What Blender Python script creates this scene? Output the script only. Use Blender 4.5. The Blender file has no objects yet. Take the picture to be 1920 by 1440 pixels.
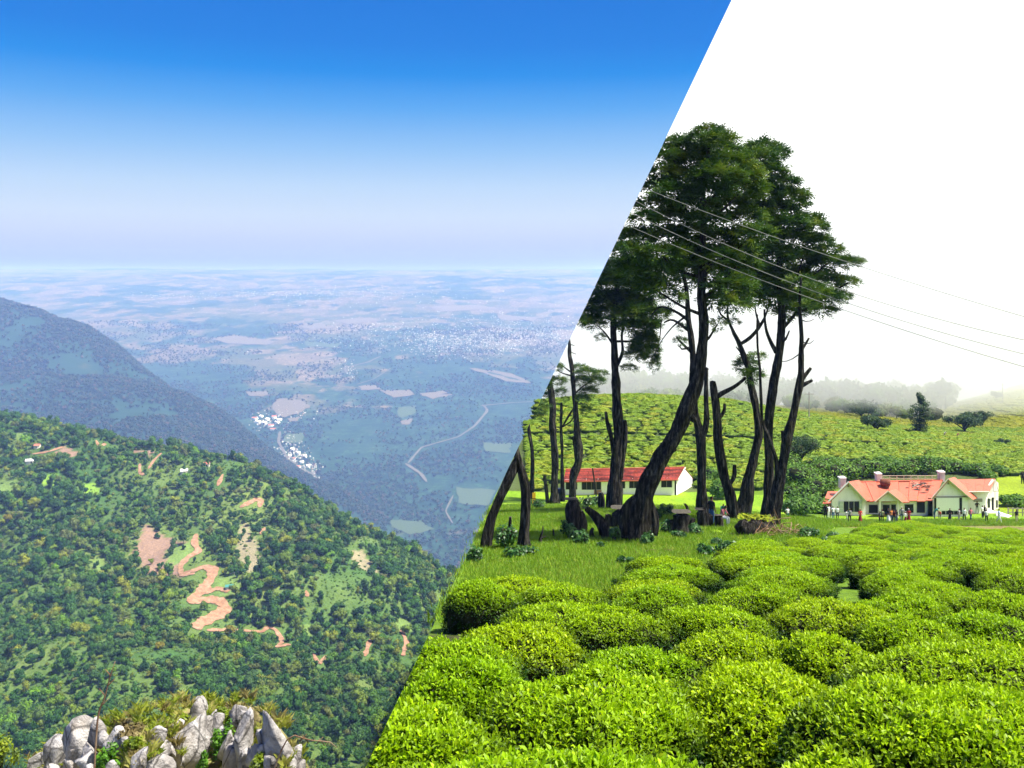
import bpy, bmesh, math, random
import numpy as np
from mathutils import Vector, Matrix, Euler

# ------------------------------------------------------------------ camera, sky, sun, exposure
F = 1663.0            # focal length in pixels of the 1920 px wide photograph
CX, HY = 960.0, 520.0  # principal column and horizon row
scene = bpy.context.scene
col = scene.collection
cam_d = bpy.data.cameras.new('camera')
cam = bpy.data.objects.new('camera', cam_d)
col.objects.link(cam)
cam.location = (0, 0, 0)
cam.rotation_euler = (math.radians(90), 0, 0)
cam_d.sensor_width = 36.0
cam_d.lens = 36.0 * F / 1920.0
cam_d.shift_y = -(720.0 - HY) / 1920.0
cam_d.clip_start = 0.1
cam_d.clip_end = 30000.0
scene.camera = cam

scene.view_settings.view_transform = 'Standard'
scene.view_settings.look = 'None'
EXPO = 1.25
scene.view_settings.exposure = EXPO
scene.view_settings.gamma = 1.0
scene.view_settings.use_curve_mapping = False
EXPK = 2.0 ** -EXPO

SUN_EL, SUN_AZ = 64.0, 100.0      # azimuth measured from +Y towards +X
sd = bpy.data.lights.new('sun', 'SUN')
sd.energy = 4.6
sd.angle = math.radians(2.5)
sd.color = (1.0, 0.95, 0.86)
sun = bpy.data.objects.new('sun', sd)
col.objects.link(sun)
_e, _a = math.radians(SUN_EL), math.radians(SUN_AZ)
SUNV = Vector((math.sin(_a) * math.cos(_e), math.cos(_a) * math.cos(_e), math.sin(_e)))
sun.rotation_euler = SUNV.to_track_quat('Z', 'Y').to_euler()
sun.location = (0, 0, 60)

# the front where clear air meets the overcast: a plane along the foot of the escarpment
PN = np.array([1.0, -0.0985, -0.477])


def srgb(r, g, b):
    def f(c):
        c /= 255.0
        return c / 12.92 if c <= 0.04045 else ((c + 0.055) / 1.055) ** 2.4
    return (f(r), f(g), f(b))


world = bpy.data.worlds.new('World')
scene.world = world
world.use_nodes = True
wt = world.node_tree
for n in list(wt.nodes):
    wt.nodes.remove(n)


def wn(t, **k):
    n = wt.nodes.new(t)
    for a, v in k.items():
        setattr(n, a, v)
    return n


w_out = wn('ShaderNodeOutputWorld')
w_bg = wn('ShaderNodeBackground')
w_co = wn('ShaderNodeTexCoord')
w_sep = wn('ShaderNodeSeparateXYZ')
wt.links.new(w_co.outputs['Generated'], w_sep.inputs[0])
w_sky = wn('ShaderNodeTexSky', sky_type='NISHITA', sun_disc=False)
w_sky.sun_elevation = _e
w_sky.sun_rotation = _a
w_sky.air_density = 1.6
w_sky.dust_density = 2.0
w_ramp = wn('ShaderNodeValToRGB')
wt.links.new(w_sep.outputs['Z'], w_ramp.inputs[0])
SKYR = [(0.0, (130, 138, 190)), (0.012, (150, 158, 204)), (0.027, (178, 189, 221)), (0.052, (200, 211, 234)), (0.068, (204, 219, 240)),
        (0.10, (188, 214, 244)), (0.14, (146, 194, 243)), (0.185, (86, 166, 240)), (0.222, (6, 140, 234)),
        (0.252, (0, 126, 227)), (0.30, (0, 118, 221)), (0.55, (0, 88, 186)), (1.0, (0, 70, 160))]
cr = w_ramp.color_ramp
while len(cr.elements) < len(SKYR):
    cr.elements.new(0.5)
for el, (p, c) in zip(cr.elements, SKYR):
    el.position = p
    el.color = (*[v * EXPK for v in srgb(*c)], 1)
w_scale = wn('ShaderNodeMix', data_type='RGBA', blend_type='MULTIPLY')
w_scale.inputs['Factor'].default_value = 1.0
w_scale.inputs['B'].default_value = (0.09, 0.09, 0.09, 1)
wt.links.new(w_sky.outputs[0], w_scale.inputs['A'])
w_mixn = wn('ShaderNodeMix', data_type='RGBA')
w_mixn.inputs["Factor"].default_value = 0.985
wt.links.new(w_scale.outputs['Result'], w_mixn.inputs['A'])
wt.links.new(w_ramp.outputs[0], w_mixn.inputs['B'])
w_dot = wn('ShaderNodeVectorMath', operation='DOT_PRODUCT')
wt.links.new(w_co.outputs['Generated'], w_dot.inputs[0])
w_dot.inputs[1].default_value = tuple(PN)
w_gt = wn('ShaderNodeMath', operation='GREATER_THAN')
wt.links.new(w_dot.outputs['Value'], w_gt.inputs[0])
w_gt.inputs[1].default_value = 0.0
# the overcast: bright even cloud with very faint structure
w_noise = wn('ShaderNodeTexNoise')
w_noise.inputs['Scale'].default_value = 3.0
w_noise.inputs['Detail'].default_value = 3.0
wt.links.new(w_co.outputs['Generated'], w_noise.inputs['Vector'])
w_cr = wn('ShaderNodeValToRGB')
wt.links.new(w_noise.outputs['Fac'], w_cr.inputs[0])
w_cr.color_ramp.elements[0].position = 0.3
w_cr.color_ramp.elements[1].position = 0.7
w_cr.color_ramp.elements[0].color = (0.70, 0.72, 0.70, 1)
w_cr.color_ramp.elements[1].color = (0.76, 0.76, 0.75, 1)
w_mix = wn('ShaderNodeMix', data_type='RGBA')
wt.links.new(w_gt.outputs[0], w_mix.inputs['Factor'])
wt.links.new(w_mixn.outputs['Result'], w_mix.inputs['A'])
wt.links.new(w_cr.outputs[0], w_mix.inputs['B'])
wt.links.new(w_mix.outputs['Result'], w_bg.inputs['Color'])
w_bg.inputs['Strength'].default_value = 1.0
wt.links.new(w_bg.outputs[0], w_out.inputs['Surface'])

cy = scene.cycles
cy.use_denoising = True
cy.max_bounces = 6
cy.diffuse_bounces = 2
cy.glossy_bounces = 2
cy.transmission_bounces = 3
cy.transparent_max_bounces = 8
cy.volume_bounces = 1
cy.caustics_reflective = False
cy.caustics_refractive = False
cy.use_adaptive_sampling = True
cy.adaptive_threshold = 0.02

# ------------------------------------------------------------------ helpers
rng = np.random.default_rng(7)
random.seed(7)


def W(px, py, D):
    return np.array([(px - CX) / F * D, D, -(py - HY) / F * D])


def PX(p):
    p = np.asarray(p, float)
    y = np.maximum(p[..., 1], 1e-3)
    return CX + F * p[..., 0] / y, HY - F * p[..., 2] / y


def side(p):
    return np.asarray(p) @ PN


def _hash(ix, iy, seed):
    h = (ix.astype(np.int64) * 374761393 + iy.astype(np.int64) * 668265263 + seed * 1442695041) & 0xFFFFFFFF
    h = ((h ^ (h >> 13)) * 1274126177) & 0xFFFFFFFF
    return ((h ^ (h >> 16)) & 0xFFFF) / 65535.0


def vnoise(x, y, seed=0):
    x = np.asarray(x, float)
    y = np.asarray(y, float)
    ix, iy = np.floor(x), np.floor(y)
    fx, fy = x - ix, y - iy
    fx = fx * fx * (3 - 2 * fx)
    fy = fy * fy * (3 - 2 * fy)
    a, b = _hash(ix, iy, seed), _hash(ix + 1, iy, seed)
    c, d = _hash(ix, iy + 1, seed), _hash(ix + 1, iy + 1, seed)
    return (a + (b - a) * fx) * (1 - fy) + (c + (d - c) * fx) * fy


def fbm(x, y, octv=4, seed=0):
    s, a, t = 0.0, 1.0, 0.0
    for i in range(octv):
        s = s + a * vnoise(np.asarray(x) * 2 ** i, np.asarray(y) * 2 ** i, seed + i * 17)
        t += a
        a *= 0.5
    return s / t


class TPS:
    def __init__(self, pts, lam=0.0):
        P = np.array(pts, float)
        self.s = 1.0 / 100.0
        self.P = P[:, :2] * self.s
        n = len(P)
        K = self._k(self.P, self.P) + lam * np.eye(n)
        Q = np.hstack([np.ones((n, 1)), self.P])
        A = np.zeros((n + 3, n + 3))
        A[:n, :n] = K
        A[:n, n:] = Q
        A[n:, :n] = Q.T
        self.w = np.linalg.solve(A, np.concatenate([P[:, 2], np.zeros(3)]))

    @staticmethod
    def _k(a, b):
        d2 = ((a[:, None, :] - b[None, :, :]) ** 2).sum(-1)
        return np.where(d2 > 1e-12, 0.5 * d2 * np.log(np.maximum(d2, 1e-12)), 0.0)

    def __call__(self, x, y):
        x, y = np.broadcast_arrays(np.asarray(x, float), np.asarray(y, float))
        sh = x.shape
        q = np.stack([x.ravel(), y.ravel()], 1) * self.s
        out = np.empty(len(q))
        for i in range(0, len(q), 20000):
            qq = q[i:i + 20000]
            out[i:i + 20000] = self._k(qq, self.P) @ self.w[:-3] + self.w[-3] + qq @ self.w[-2:]
        return out.reshape(sh)


# ---- materials
def mat(name, base=None, rough=0.8, spec=0.3):
    m = bpy.data.materials.new(name)
    m.use_nodes = True
    b = m.node_tree.nodes['Principled BSDF']
    if base:
        b.inputs['Base Color'].default_value = (*base, 1)
    b.inputs['Roughness'].default_value = rough
    b.inputs['Specular IOR Level'].default_value = spec
    return m


class MB:
    """small node-material builder"""
    def __init__(self, name, rough=0.8, spec=0.3):
        self.m = bpy.data.materials.new(name)
        self.m.use_nodes = True
        self.t = self.m.node_tree
        self.b = self.t.nodes['Principled BSDF']
        self.b.inputs['Roughness'].default_value = rough
        self.b.inputs['Specular IOR Level'].default_value = spec
        self.out = self.t.nodes['Material Output']

    def n(self, t, **k):
        nd = self.t.nodes.new(t)
        for a, v in k.items():
            setattr(nd, a, v)
        return nd

    def l(self, a, b):
        self.t.links.new(a, b)

    def coord(self, kind='Object', scale=(1, 1, 1)):
        c = self.n('ShaderNodeTexCoord')
        mp = self.n('ShaderNodeMapping')
        self.l(c.outputs[kind], mp.inputs[0])
        mp.inputs['Scale'].default_value = scale
        return mp.outputs[0]

    def pos(self, scale=(1, 1, 1)):
        c = self.n('ShaderNodeNewGeometry')
        mp = self.n('ShaderNodeMapping')
        self.l(c.outputs['Position'], mp.inputs[0])
        mp.inputs['Scale'].default_value = scale
        return mp.outputs[0]

    def noise(self, vec, scale, detail=4, rough=0.55, dist=0.0):
        nd = self.n('ShaderNodeTexNoise')
        self.l(vec, nd.inputs['Vector'])
        nd.inputs['Scale'].default_value = scale
        nd.inputs['Detail'].default_value = detail
        nd.inputs['Roughness'].default_value = rough
        nd.inputs['Distortion'].default_value = dist
        return nd.outputs['Fac']

    def ramp(self, fac, stops, interp='LINEAR'):
        r = self.n('ShaderNodeValToRGB')
        r.color_ramp.interpolation = interp
        self.l(fac, r.inputs[0])
        e = r.color_ramp.elements
        while len(e) < len(stops):
            e.new(0.5)
        for el, (p, c) in zip(e, stops):
            el.position = p
            el.color = (*c, 1) if len(c) == 3 else c
        return r.outputs[0]

    def mix(self, fac, a, b, blend='MIX'):
        x = self.n('ShaderNodeMix', data_type='RGBA', blend_type=blend)
        for sock, v in (('Factor', fac), ('A', a), ('B', b)):
            if hasattr(v, 'is_linked') or hasattr(v, 'links'):
                self.l(v, x.inputs[sock])
            elif isinstance(v, (int, float)):
                x.inputs[sock].default_value = v
            else:
                x.inputs[sock].default_value = (*v, 1)
        return x.outputs['Result']

    def math(self, op, a, b=0.0):
        x = self.n('ShaderNodeMath', operation=op)
        for i, v in enumerate((a, b)):
            if isinstance(v, (int, float)):
                x.inputs[i].default_value = v
            else:
                self.l(v, x.inputs[i])
        return x.outputs[0]

    def attr(self, name, out='Color'):
        a = self.n('ShaderNodeAttribute', attribute_name=name)
        return a.outputs[out]

    def base(self, s):
        self.l(s, self.b.inputs['Base Color'])

    def bump(self, h, strength=0.5, dist=0.05):
        b = self.n('ShaderNodeBump')
        b.inputs['Strength'].default_value = strength
        b.inputs['Distance'].default_value = dist
        self.l(h, b.inputs['Height'])
        self.l(b.outputs[0], self.b.inputs['Normal'])

    def rand(self):
        return self.n('ShaderNodeObjectInfo').outputs['Random']

    def translucent(self, colsock, fac=0.35):
        tr = self.n('ShaderNodeBsdfTranslucent')
        if isinstance(colsock, tuple):
            tr.inputs['Color'].default_value = (*colsock, 1)
        else:
            self.l(colsock, tr.inputs['Color'])
        mx = self.n('ShaderNodeMixShader')
        mx.inputs[0].default_value = fac
        self.l(self.b.outputs[0], mx.inputs[1])
        self.l(tr.outputs[0], mx.inputs[2])
        self.l(mx.outputs[0], self.out.inputs['Surface'])


# ---- mesh linking
def mesh_np(name, V, Fc, smooth=False):
    me = bpy.data.meshes.new(name)
    V = np.asarray(V, dtype=np.float32)
    Fc = np.asarray(Fc, dtype=np.int32)
    k = Fc.shape[1]
    me.vertices.add(len(V))
    me.vertices.foreach_set('co', V.ravel())
    me.loops.add(len(Fc) * k)
    me.loops.foreach_set('vertex_index', Fc.ravel())
    me.polygons.add(len(Fc))
    me.polygons.foreach_set('loop_start', np.arange(len(Fc), dtype=np.int32) * k)
    me.polygons.foreach_set('loop_total', np.full(len(Fc), k, dtype=np.int32))
    if smooth:
        me.polygons.foreach_set('use_smooth', np.ones(len(Fc), dtype=bool))
    me.update(calc_edges=True)
    return me


def tag(o, label=None, cat=None, group=None, kind=None):
    if label:
        o['label'] = label
    if cat:
        o['category'] = cat
    if group:
        o['group'] = group
    if kind:
        o['kind'] = kind
    return o


def obj(name, me, m=None, parent=None, loc=None):
    o = bpy.data.objects.new(name, me)
    col.objects.link(o)
    if m is not None:
        me.materials.clear()
        for mm in (m if isinstance(m, (list, tuple)) else [m]):
            me.materials.append(mm)
    if parent is not None:
        o.parent = parent
    if loc is not None:
        o.location = loc
    return o


def empty(name, loc, rz=0.0):
    o = bpy.data.objects.new(name, None)
    o.empty_display_size = 0.3
    col.objects.link(o)
    o.location = tuple(float(v) for v in loc)
    o.rotation_euler = (0, 0, rz)
    return o


def clip_front(me, keep_right=True):
    """cut a mesh (world coordinates) along the plane of the front"""
    bm = bmesh.new()
    bm.from_mesh(me)
    bmesh.ops.bisect_plane(bm, geom=bm.verts[:] + bm.edges[:] + bm.faces[:], plane_co=(0, 0, 0),
                           plane_no=tuple(PN), clear_inner=keep_right, clear_outer=not keep_right, dist=1e-5)
    bm.to_mesh(me)
    bm.free()
    me.update()
    return me


def grid_mesh(name, xs, ys, zf):
    X, Y = np.meshgrid(xs, ys)
    Z = zf(X, Y)
    V = np.stack([X, Y, Z], -1).reshape(-1, 3)
    nx, ny = len(xs), len(ys)
    i = np.arange(ny - 1)[:, None] * nx + np.arange(nx - 1)[None, :]
    Fc = np.stack([i, i + 1, i + nx + 1, i + nx], -1).reshape(-1, 4)
    return mesh_np(name, V, Fc, True)


def ray_hit(zf, px, py, d0, d1, n=400):
    d = np.linspace(d0, d1, n)
    x, z = (px - CX) / F * d, -(py - HY) / F * d
    below = z <= zf(x, d)
    k = int(np.argmax(below))
    if not below.any():
        k = n - 1
    if k > 0:
        a, b = d[k - 1], d[k]
        for _ in range(14):
            m = 0.5 * (a + b)
            if -(py - HY) / F * m <= zf(np.array([(px - CX) / F * m]), np.array([m]))[0]:
                b = m
            else:
                a = m
        dd = 0.5 * (a + b)
    else:
        dd = d[0]
    return np.array([(px - CX) / F * dd, dd, -(py - HY) / F * dd])


def in_poly(px, py, poly):
    px, py = np.asarray(px), np.asarray(py)
    ins = np.zeros(px.shape, bool)
    n = len(poly)
    for i in range(n):
        x1, y1 = poly[i]
        x2, y2 = poly[(i + 1) % n]
        c = ((y1 > py) != (y2 > py)) & (px < (x2 - x1) * (py - y1) / (y2 - y1 + 1e-9) + x1)
        ins ^= c
    return ins


def poly_dist(px, py, line):
    px, py = np.asarray(px, float), np.asarray(py, float)
    best = np.full(px.shape, 1e9)
    for (x1, y1), (x2, y2) in zip(line[:-1], line[1:]):
        dx, dy = x2 - x1, y2 - y1
        t = np.clip(((px - x1) * dx + (py - y1) * dy) / (dx * dx + dy * dy + 1e-9), 0, 1)
        best = np.minimum(best, np.hypot(px - x1 - t * dx, py - y1 - t * dy))
    return best


def vcol(me, name, C):
    a = me.color_attributes.new(name, 'FLOAT_COLOR', 'POINT')
    C = np.asarray(C, np.float32)
    if C.shape[1] == 3:
        C = np.hstack([C, np.ones((len(C), 1), np.float32)])
    a.data.foreach_set('color', C.ravel())


def verts_of(me):
    v = np.empty(len(me.vertices) * 3, np.float32)
    me.vertices.foreach_get('co', v)
    return v.reshape(-1, 3).astype(float)


# ---- scattering of uncountable growth through geometry nodes
_scn = [0]


def scatter(name, pts, scl, rot, idx, protos, m=None):
    """pts Nx3, scl Nx3, rot Nx3 euler, idx N; protos = list of meshes"""
    _scn[0] += 1
    pc = bpy.data.collections.new('proto_%02d' % _scn[0])
    for i, pm in enumerate(protos):
        po = bpy.data.objects.new('growth_%02d_%02d' % (_scn[0], i), pm)
        pc.objects.link(po)
    me = bpy.data.meshes.new(name)
    P = np.asarray(pts, np.float32)
    me.vertices.add(len(P))
    me.vertices.foreach_set('co', P.ravel())
    for an, arr in (('scl', scl), ('rot', rot)):
        a = me.attributes.new(an, 'FLOAT_VECTOR', 'POINT')
        a.data.foreach_set('vector', np.asarray(arr, np.float32).ravel())
    a = me.attributes.new('idx', 'INT', 'POINT')
    a.data.foreach_set('value', np.asarray(idx, np.int32))
    me.update()
    o = obj(name, me)
    g = bpy.data.node_groups.new('scatter_' + name, 'GeometryNodeTree')
    g.interface.new_socket('Geometry', in_out='INPUT', socket_type='NodeSocketGeometry')
    g.interface.new_socket('Geometry', in_out='OUTPUT', socket_type='NodeSocketGeometry')
    gi, go = g.nodes.new('NodeGroupInput'), g.nodes.new('NodeGroupOutput')
    ci = g.nodes.new('GeometryNodeCollectionInfo')
    ci.inputs['Collection'].default_value = pc
    ci.inputs['Separate Children'].default_value = True
    ci.inputs['Reset Children'].default_value = True
    ip = g.nodes.new('GeometryNodeInstanceOnPoints')
    ip.inputs['Pick Instance'].default_value = True

    def na(nm, ty):
        x = g.nodes.new('GeometryNodeInputNamedAttribute')
        x.data_type = ty
        x.inputs['Name'].default_value = nm
        return x.outputs['Attribute']
    er = g.nodes.new('FunctionNodeEulerToRotation')
    g.links.new(na('rot', 'FLOAT_VECTOR'), er.inputs[0])
    g.links.new(gi.outputs[0], ip.inputs['Points'])
    g.links.new(ci.outputs[0], ip.inputs['Instance'])
    g.links.new(na('idx', 'INT'), ip.inputs['Instance Index'])
    g.links.new(er.outputs[0], ip.inputs['Rotation'])
    g.links.new(na('scl', 'FLOAT_VECTOR'), ip.inputs['Scale'])
    g.links.new(ip.outputs[0], go.inputs[0])
    md = o.modifiers.new('scatter', 'NODES')
    md.node_group = g
    o['kind'] = 'stuff'
    return o


def leaf_quads(C, N, L, Wd, rng, jitter=0.6, tri=True):
    """leaf shaped faces at centres C with facing N (Nx3), length L, width Wd -> verts, tris"""
    n = len(C)
    N = N + rng.normal(0, jitter, (n, 3))
    N /= np.linalg.norm(N, axis=1, keepdims=True) + 1e-9
    T = rng.normal(0, 1, (n, 3))
    T -= N * (T * N).sum(1, keepdims=True)
    T /= np.linalg.norm(T, axis=1, keepdims=True) + 1e-9
    B = np.cross(N, T)
    L = np.broadcast_to(np.asarray(L, float), (n,))[:, None]
    Wd = np.broadcast_to(np.asarray(Wd, float), (n,))[:, None]
    V = np.stack([C - T * L * .5, C + B * Wd * .5, C + T * L * .5, C - B * Wd * .5], 1).reshape(-1, 3)
    i = np.arange(n)[:, None] * 4
    return V, np.hstack([i, i + 1, i + 2, i + 3])


def icos(sub=1):
    bm = bmesh.new()
    bmesh.ops.create_icosphere(bm, subdivisions=sub, radius=1.0)
    V = np.array([v.co[:] for v in bm.verts])
    Fc = np.array([[v.index for v in f.verts] for f in bm.faces])
    bm.free()
    return V, Fc


ICO = {s: icos(s) for s in (1, 2, 3)}
# ------------------------------------------------------------------ the valley side: hill, mountain, plain
def wp(px, py, D, dz=0.0):
    p = W(px, py, D)
    return (p[0], p[1], p[2] + dz)


hill_pts = []
ridge = [(-320, 745, 900), (0, 792, 820), (200, 826, 800), (440, 876, 760), (600, 954, 720), (700, 1003, 700), (870, 1092, 680), (1050, 1180, 660)]
for r in ridge:
    hill_pts.append(wp(*r))
    q = W(*r)
    k = 1.28
    hill_pts.append((q[0] * k, q[1] * k, q[2] - 130))
    hill_pts.append((q[0] * 1.7, q[1] * 1.7, q[2] - 330))
for r in [(-300, 960, 700), (0, 1000, 640), (400, 1050, 600), (600, 1090, 585), (740, 1180, 560), (-300, 1250, 470), (0, 1250, 450), (300, 1280, 420), (600, 1300, 420),
          (800, 1300, 440), (-300, 1440, 340), (0, 1440, 330), (400, 1440, 320), (700, 1440, 330), (300, 1800, 220), (900, 1500, 330), (250, 930, 700)]:
    hill_pts.append(wp(*r))
hill_pts += [(-200, 60, -190), (0, 60, -190), (200, 60, -190)]
hill_t = TPS(hill_pts, 0.002)


def hill_z(x, y):
    return hill_t(x, y) + (fbm(x / 75, y / 75, 3, 3) - .5) * 26 + (fbm(x / 14, y / 14, 2, 9) - .5) * 2.0


# red earth road and clearings, traced on the hill as picture points
ROADS = [
    ([(368, 1002), (364, 1020), (374, 1034), (352, 1046), (338, 1062), (340, 1080), (366, 1076)], 11),
    ([(340, 1078), (385, 1063), (400, 1068), (396, 1085), (378, 1110), (355, 1128)], 20),
    ([(352, 1130), (385, 1124), (412, 1128), (424, 1140), (408, 1154), (382, 1166), (362, 1180)], 21),
    ([(378, 1113), (410, 1104), (432, 1110)], 13),
    ([(388, 1183), (440, 1182), (492, 1186), (502, 1176), (518, 1182), (530, 1205), (517, 1215), (545, 1208)], 10),
    ([(587, 1225), (598, 1248), (612, 1230)], 8), ([(694, 1200), (684, 1232)], 9), ([(752, 1180), (763, 1205), (755, 1232)], 9),
    ([(418, 890), (408, 912)], 8), ([(450, 952), (478, 938), (490, 936), (486, 952)], 10), ([(496, 990), (488, 1003)], 9),
    ([(278, 880), (290, 862), (303, 850)], 5), ([(262, 870), (262, 888), (272, 892)], 5), ([(180, 826), (186, 838), (200, 832)], 6),
    ([(60, 852), (90, 848), (120, 838)], 6), ([(574, 1108), (577, 1122)], 7),
]
CLEAR = [([(250, 1040), (262, 1000), (268, 978), (285, 985), (300, 1000), (345, 1015), (362, 1020), (336, 1055), (338, 1085), (300, 1085), (270, 1072)], 'soil'),
         ([(330, 1020), (362, 1022), (350, 1048), (320, 1062), (305, 1035)], 'grass'),
         ([(95, 855), (120, 838), (148, 848), (140, 858), (100, 870)], 'soil'), ([(240, 842), (290, 845), (288, 856), (245, 850)], 'soil'),
         ([(445, 985), (462, 980), (482, 1010), (485, 1060), (470, 1080), (448, 1050)], 'dry'),
         ([(645, 1040), (680, 1030), (712, 1075), (690, 1072)], 'dry'),
         ([(730, 1160), (780, 1160), (770, 1185), (740, 1180)], 'grass'), ([(20, 810), (55, 812), (60, 830), (25, 832)], 'grass'),
         ([(75, 895), (110, 890), (108, 915), (85, 912)], 'bright'), ([(150, 905), (190, 905), (188, 925), (160, 928)], 'bright'),
         ([(175, 1045), (195, 1050), (192, 1075), (178, 1075)], 'grass'), ([(400, 1090), (440, 1080), (450, 1110), (410, 1120)], 'grass'),
         ([(0, 900), (30, 900), (30, 925), (0, 925)], 'grass'), ([(560, 1170), (590, 1170), (600, 1190), (570, 1190)], 'grass')]

hx = np.linspace(-560, 260, 329)
hy = np.linspace(60, 1300, 420)
hill_me = grid_mesh('hill', hx, hy, hill_z)
hv = verts_of(hill_me)
hpx, hpy = PX(hv)
n1 = fbm(hv[:, 0] / 7, hv[:, 1] / 7, 3, 31)
hc = np.zeros((len(hv), 3))
g1 = fbm(hv[:, 0] / 40, hv[:, 1] / 40, 3, 41)
hc[:] = np.array((0.07, 0.125, 0.03)) + (g1[:, None] - .4) * np.array((0.14, 0.12, 0.03))
KC = {'soil': (0.23, 0.15, 0.11), 'grass': (0.13, 0.20, 0.05), 'dry': (0.24, 0.21, 0.13), 'bright': (0.16, 0.28, 0.03)}
jx, jy = (n1 - .5) * 16, (fbm(hv[:, 0] / 7 + 50, hv[:, 1] / 7, 3, 77) - .5) * 14
for poly, kk in CLEAR:
    msk = in_poly(hpx + jx, hpy + jy, poly)
    hc[msk] = KC[kk]
hc *= (0.8 + 0.4 * fbm(hv[:, 0] / 3.1, hv[:, 1] / 3.1, 2, 51))[:, None]
vcol(hill_me, 'ground_colour', np.clip(hc, 0.01, 1))
b = MB('hill_ground', 0.95, 0.1)
vv = b.pos()
b.base(b.mix(0.5, b.attr('ground_colour'), b.ramp(b.noise(vv, 0.9, 5), [(0.3, (0.5, 0.5, 0.5)), (0.7, (1.5, 1.5, 1.4))]), 'MULTIPLY'))
b.bump(b.noise(vv, 0.5, 4), 0.6, 1.0)
M_HILL = b.m
tag(obj('hill', hill_me, M_HILL), 'forested hillside dropping into the valley', None, kind='structure')

# far mountain
FK = 1.5   # the mountain and the plain lie this much farther than the first survey
mt_pts = []
mridge = [(-700, 470, 2250), (-300, 520, 2150), (0, 562, 2050), (70, 582, 2000), (130, 605, 1960), (190, 636, 1920), (260, 692, 1850), (330, 738, 1790), (420, 790, 1720), (520, 852, 1640), (590, 905, 1580), (700, 960, 1500)]
for r in mridge:
    r = (r[0], r[1], r[2] * FK)
    mt_pts.append(wp(*r))
    q = W(*r)
    mt_pts.append((q[0] * 1.15, q[1] * 1.15, q[2] - 195))
    mt_pts.append((q[0] * 1.45, q[1] * 1.45, q[2] - 600))
for r in [(-500, 650, 1750), (-300, 700, 1600), (0, 690, 1650), (0, 780, 1400), (150, 760, 1480), (300, 810, 1400), (420, 870, 1350), (520, 920, 1380), (200, 900, 1200), (-300, 850, 1200), (450, 980, 1180), (0, 950, 1100), (650, 1040, 1300)]:
    mt_pts.append(wp(r[0], r[1], r[2] * FK))
mt_t = TPS(mt_pts, 0.002)


def mt_z(x, y):
    return mt_t(x, y) + (fbm(x / 210, y / 210, 4, 13) - .5) * 50 + (fbm(x / 60, y / 60, 2, 19) - .5) * 15


def plain_z(x, y):
    return np.where(y < 7500, -609 + 0.118 * (y - 2250), 10.5 + 0.032 * (y - 7500)) + (fbm(x / 750, y / 750, 3, 23) - .5) * 45 * np.clip((y - 1950) / 900, 0, 1)


mt_me = grid_mesh('mountain', np.linspace(-2250, -90, 220), np.linspace(1500, 4500, 260), mt_z)
b = MB('mountain_ground', 0.95, 0.1)
vv = b.pos()
b.base(b.mix(b.ramp(b.noise(vv, 0.004, 4), [(0.60, (0, 0, 0)), (0.78, (.6, .6, .6))]), (0.018, 0.048, 0.034), b.ramp(b.noise(vv, 0.035, 4), [(0.4, (0.10, 0.085, 0.065)), (0.62, (0.17, 0.125, 0.10))])))
tag(obj('mountain', mt_me, b.m), 'bluish wooded mountain slope across the valley', None, kind='structure')

pl_me = grid_mesh('plain', np.linspace(-9000, 2200, 400), np.concatenate([np.linspace(1575, 3750, 120), np.linspace(3800, 9000, 110), np.linspace(9100, 10000, 8)]), plain_z)
bm = bmesh.new()
bm.from_mesh(pl_me)
farf = [f_ for f_ in bm.faces if f_.calc_center_median().y > 3100]
fe = {e_ for f_ in farf for e_ in f_.edges}
fv = {v_ for f_ in farf for v_ in f_.verts}
bmesh.ops.bisect_plane(bm, geom=list(fv) + list(fe) + farf, plane_co=(0, 0, 0), plane_no=tuple(PN), clear_outer=True, dist=1e-5)
bm.to_mesh(pl_me)
bm.free()
pl_me.update()
b = MB('plain_ground', 0.95, 0.1)
vv = b.pos()
big = b.noise(vv, 0.0016, 5, 0.6)
wood = b.ramp(b.noise(vv, 0.014, 5, 0.65), [(0.35, (0.012, 0.045, 0.032)), (0.6, (0.03, 0.075, 0.042)), (0.75, (0.06, 0.09, 0.055))])
vor = b.n('ShaderNodeTexVoronoi', distance='CHEBYCHEV')
b.l(vv, vor.inputs['Vector'])
vor.inputs['Scale'].default_value = 0.0085
fields = b.ramp(vor.outputs['Color'], [(0.0, (0.05, 0.08, 0.04)), (0.35, (0.09, 0.10, 0.055)), (0.6, (0.15, 0.12, 0.085)), (0.85, (0.20, 0.155, 0.115)), (1.0, (0.07, 0.11, 0.05))])
dist = b.n('ShaderNodeSeparateXYZ')
b.l(vv, dist.inputs[0])
far = b.n('ShaderNodeMapRange')
b.l(dist.outputs['Y'], far.inputs[0])
far.inputs[1].default_value = 2400
far.inputs[2].default_value = 5400
far.inputs[3].default_value = -0.13
far.inputs[4].default_value = 0.10
fm = b.ramp(b.math('ADD', b.math('ADD', big, b.math('MULTIPLY', b.math('SUBTRACT', b.noise(vv, 0.008, 3), 0.5), 0.5)), far.outputs[0]), [(0.52, (0, 0, 0)), (0.58, (1, 1, 1))])
c1 = b.mix(fm, wood, fields)
spk = b.ramp(b.noise(vv, 0.05, 3, 0.7), [(0.50, (0.55, 0.6, 0.55)), (0.66, (1.25, 1.2, 1.15))])
b.base(b.mix(0.8, c1, spk, 'MULTIPLY'))
tag(obj('plain', pl_me, b.m), 'hazy valley plain of woods and fields', None, kind='structure')

# fields, tracks and river beds on the plain: thin sheets lying on it
def plain_hit(px, py):
    return ray_hit(plain_z, px, py, 1700, 9000, 600)


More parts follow.
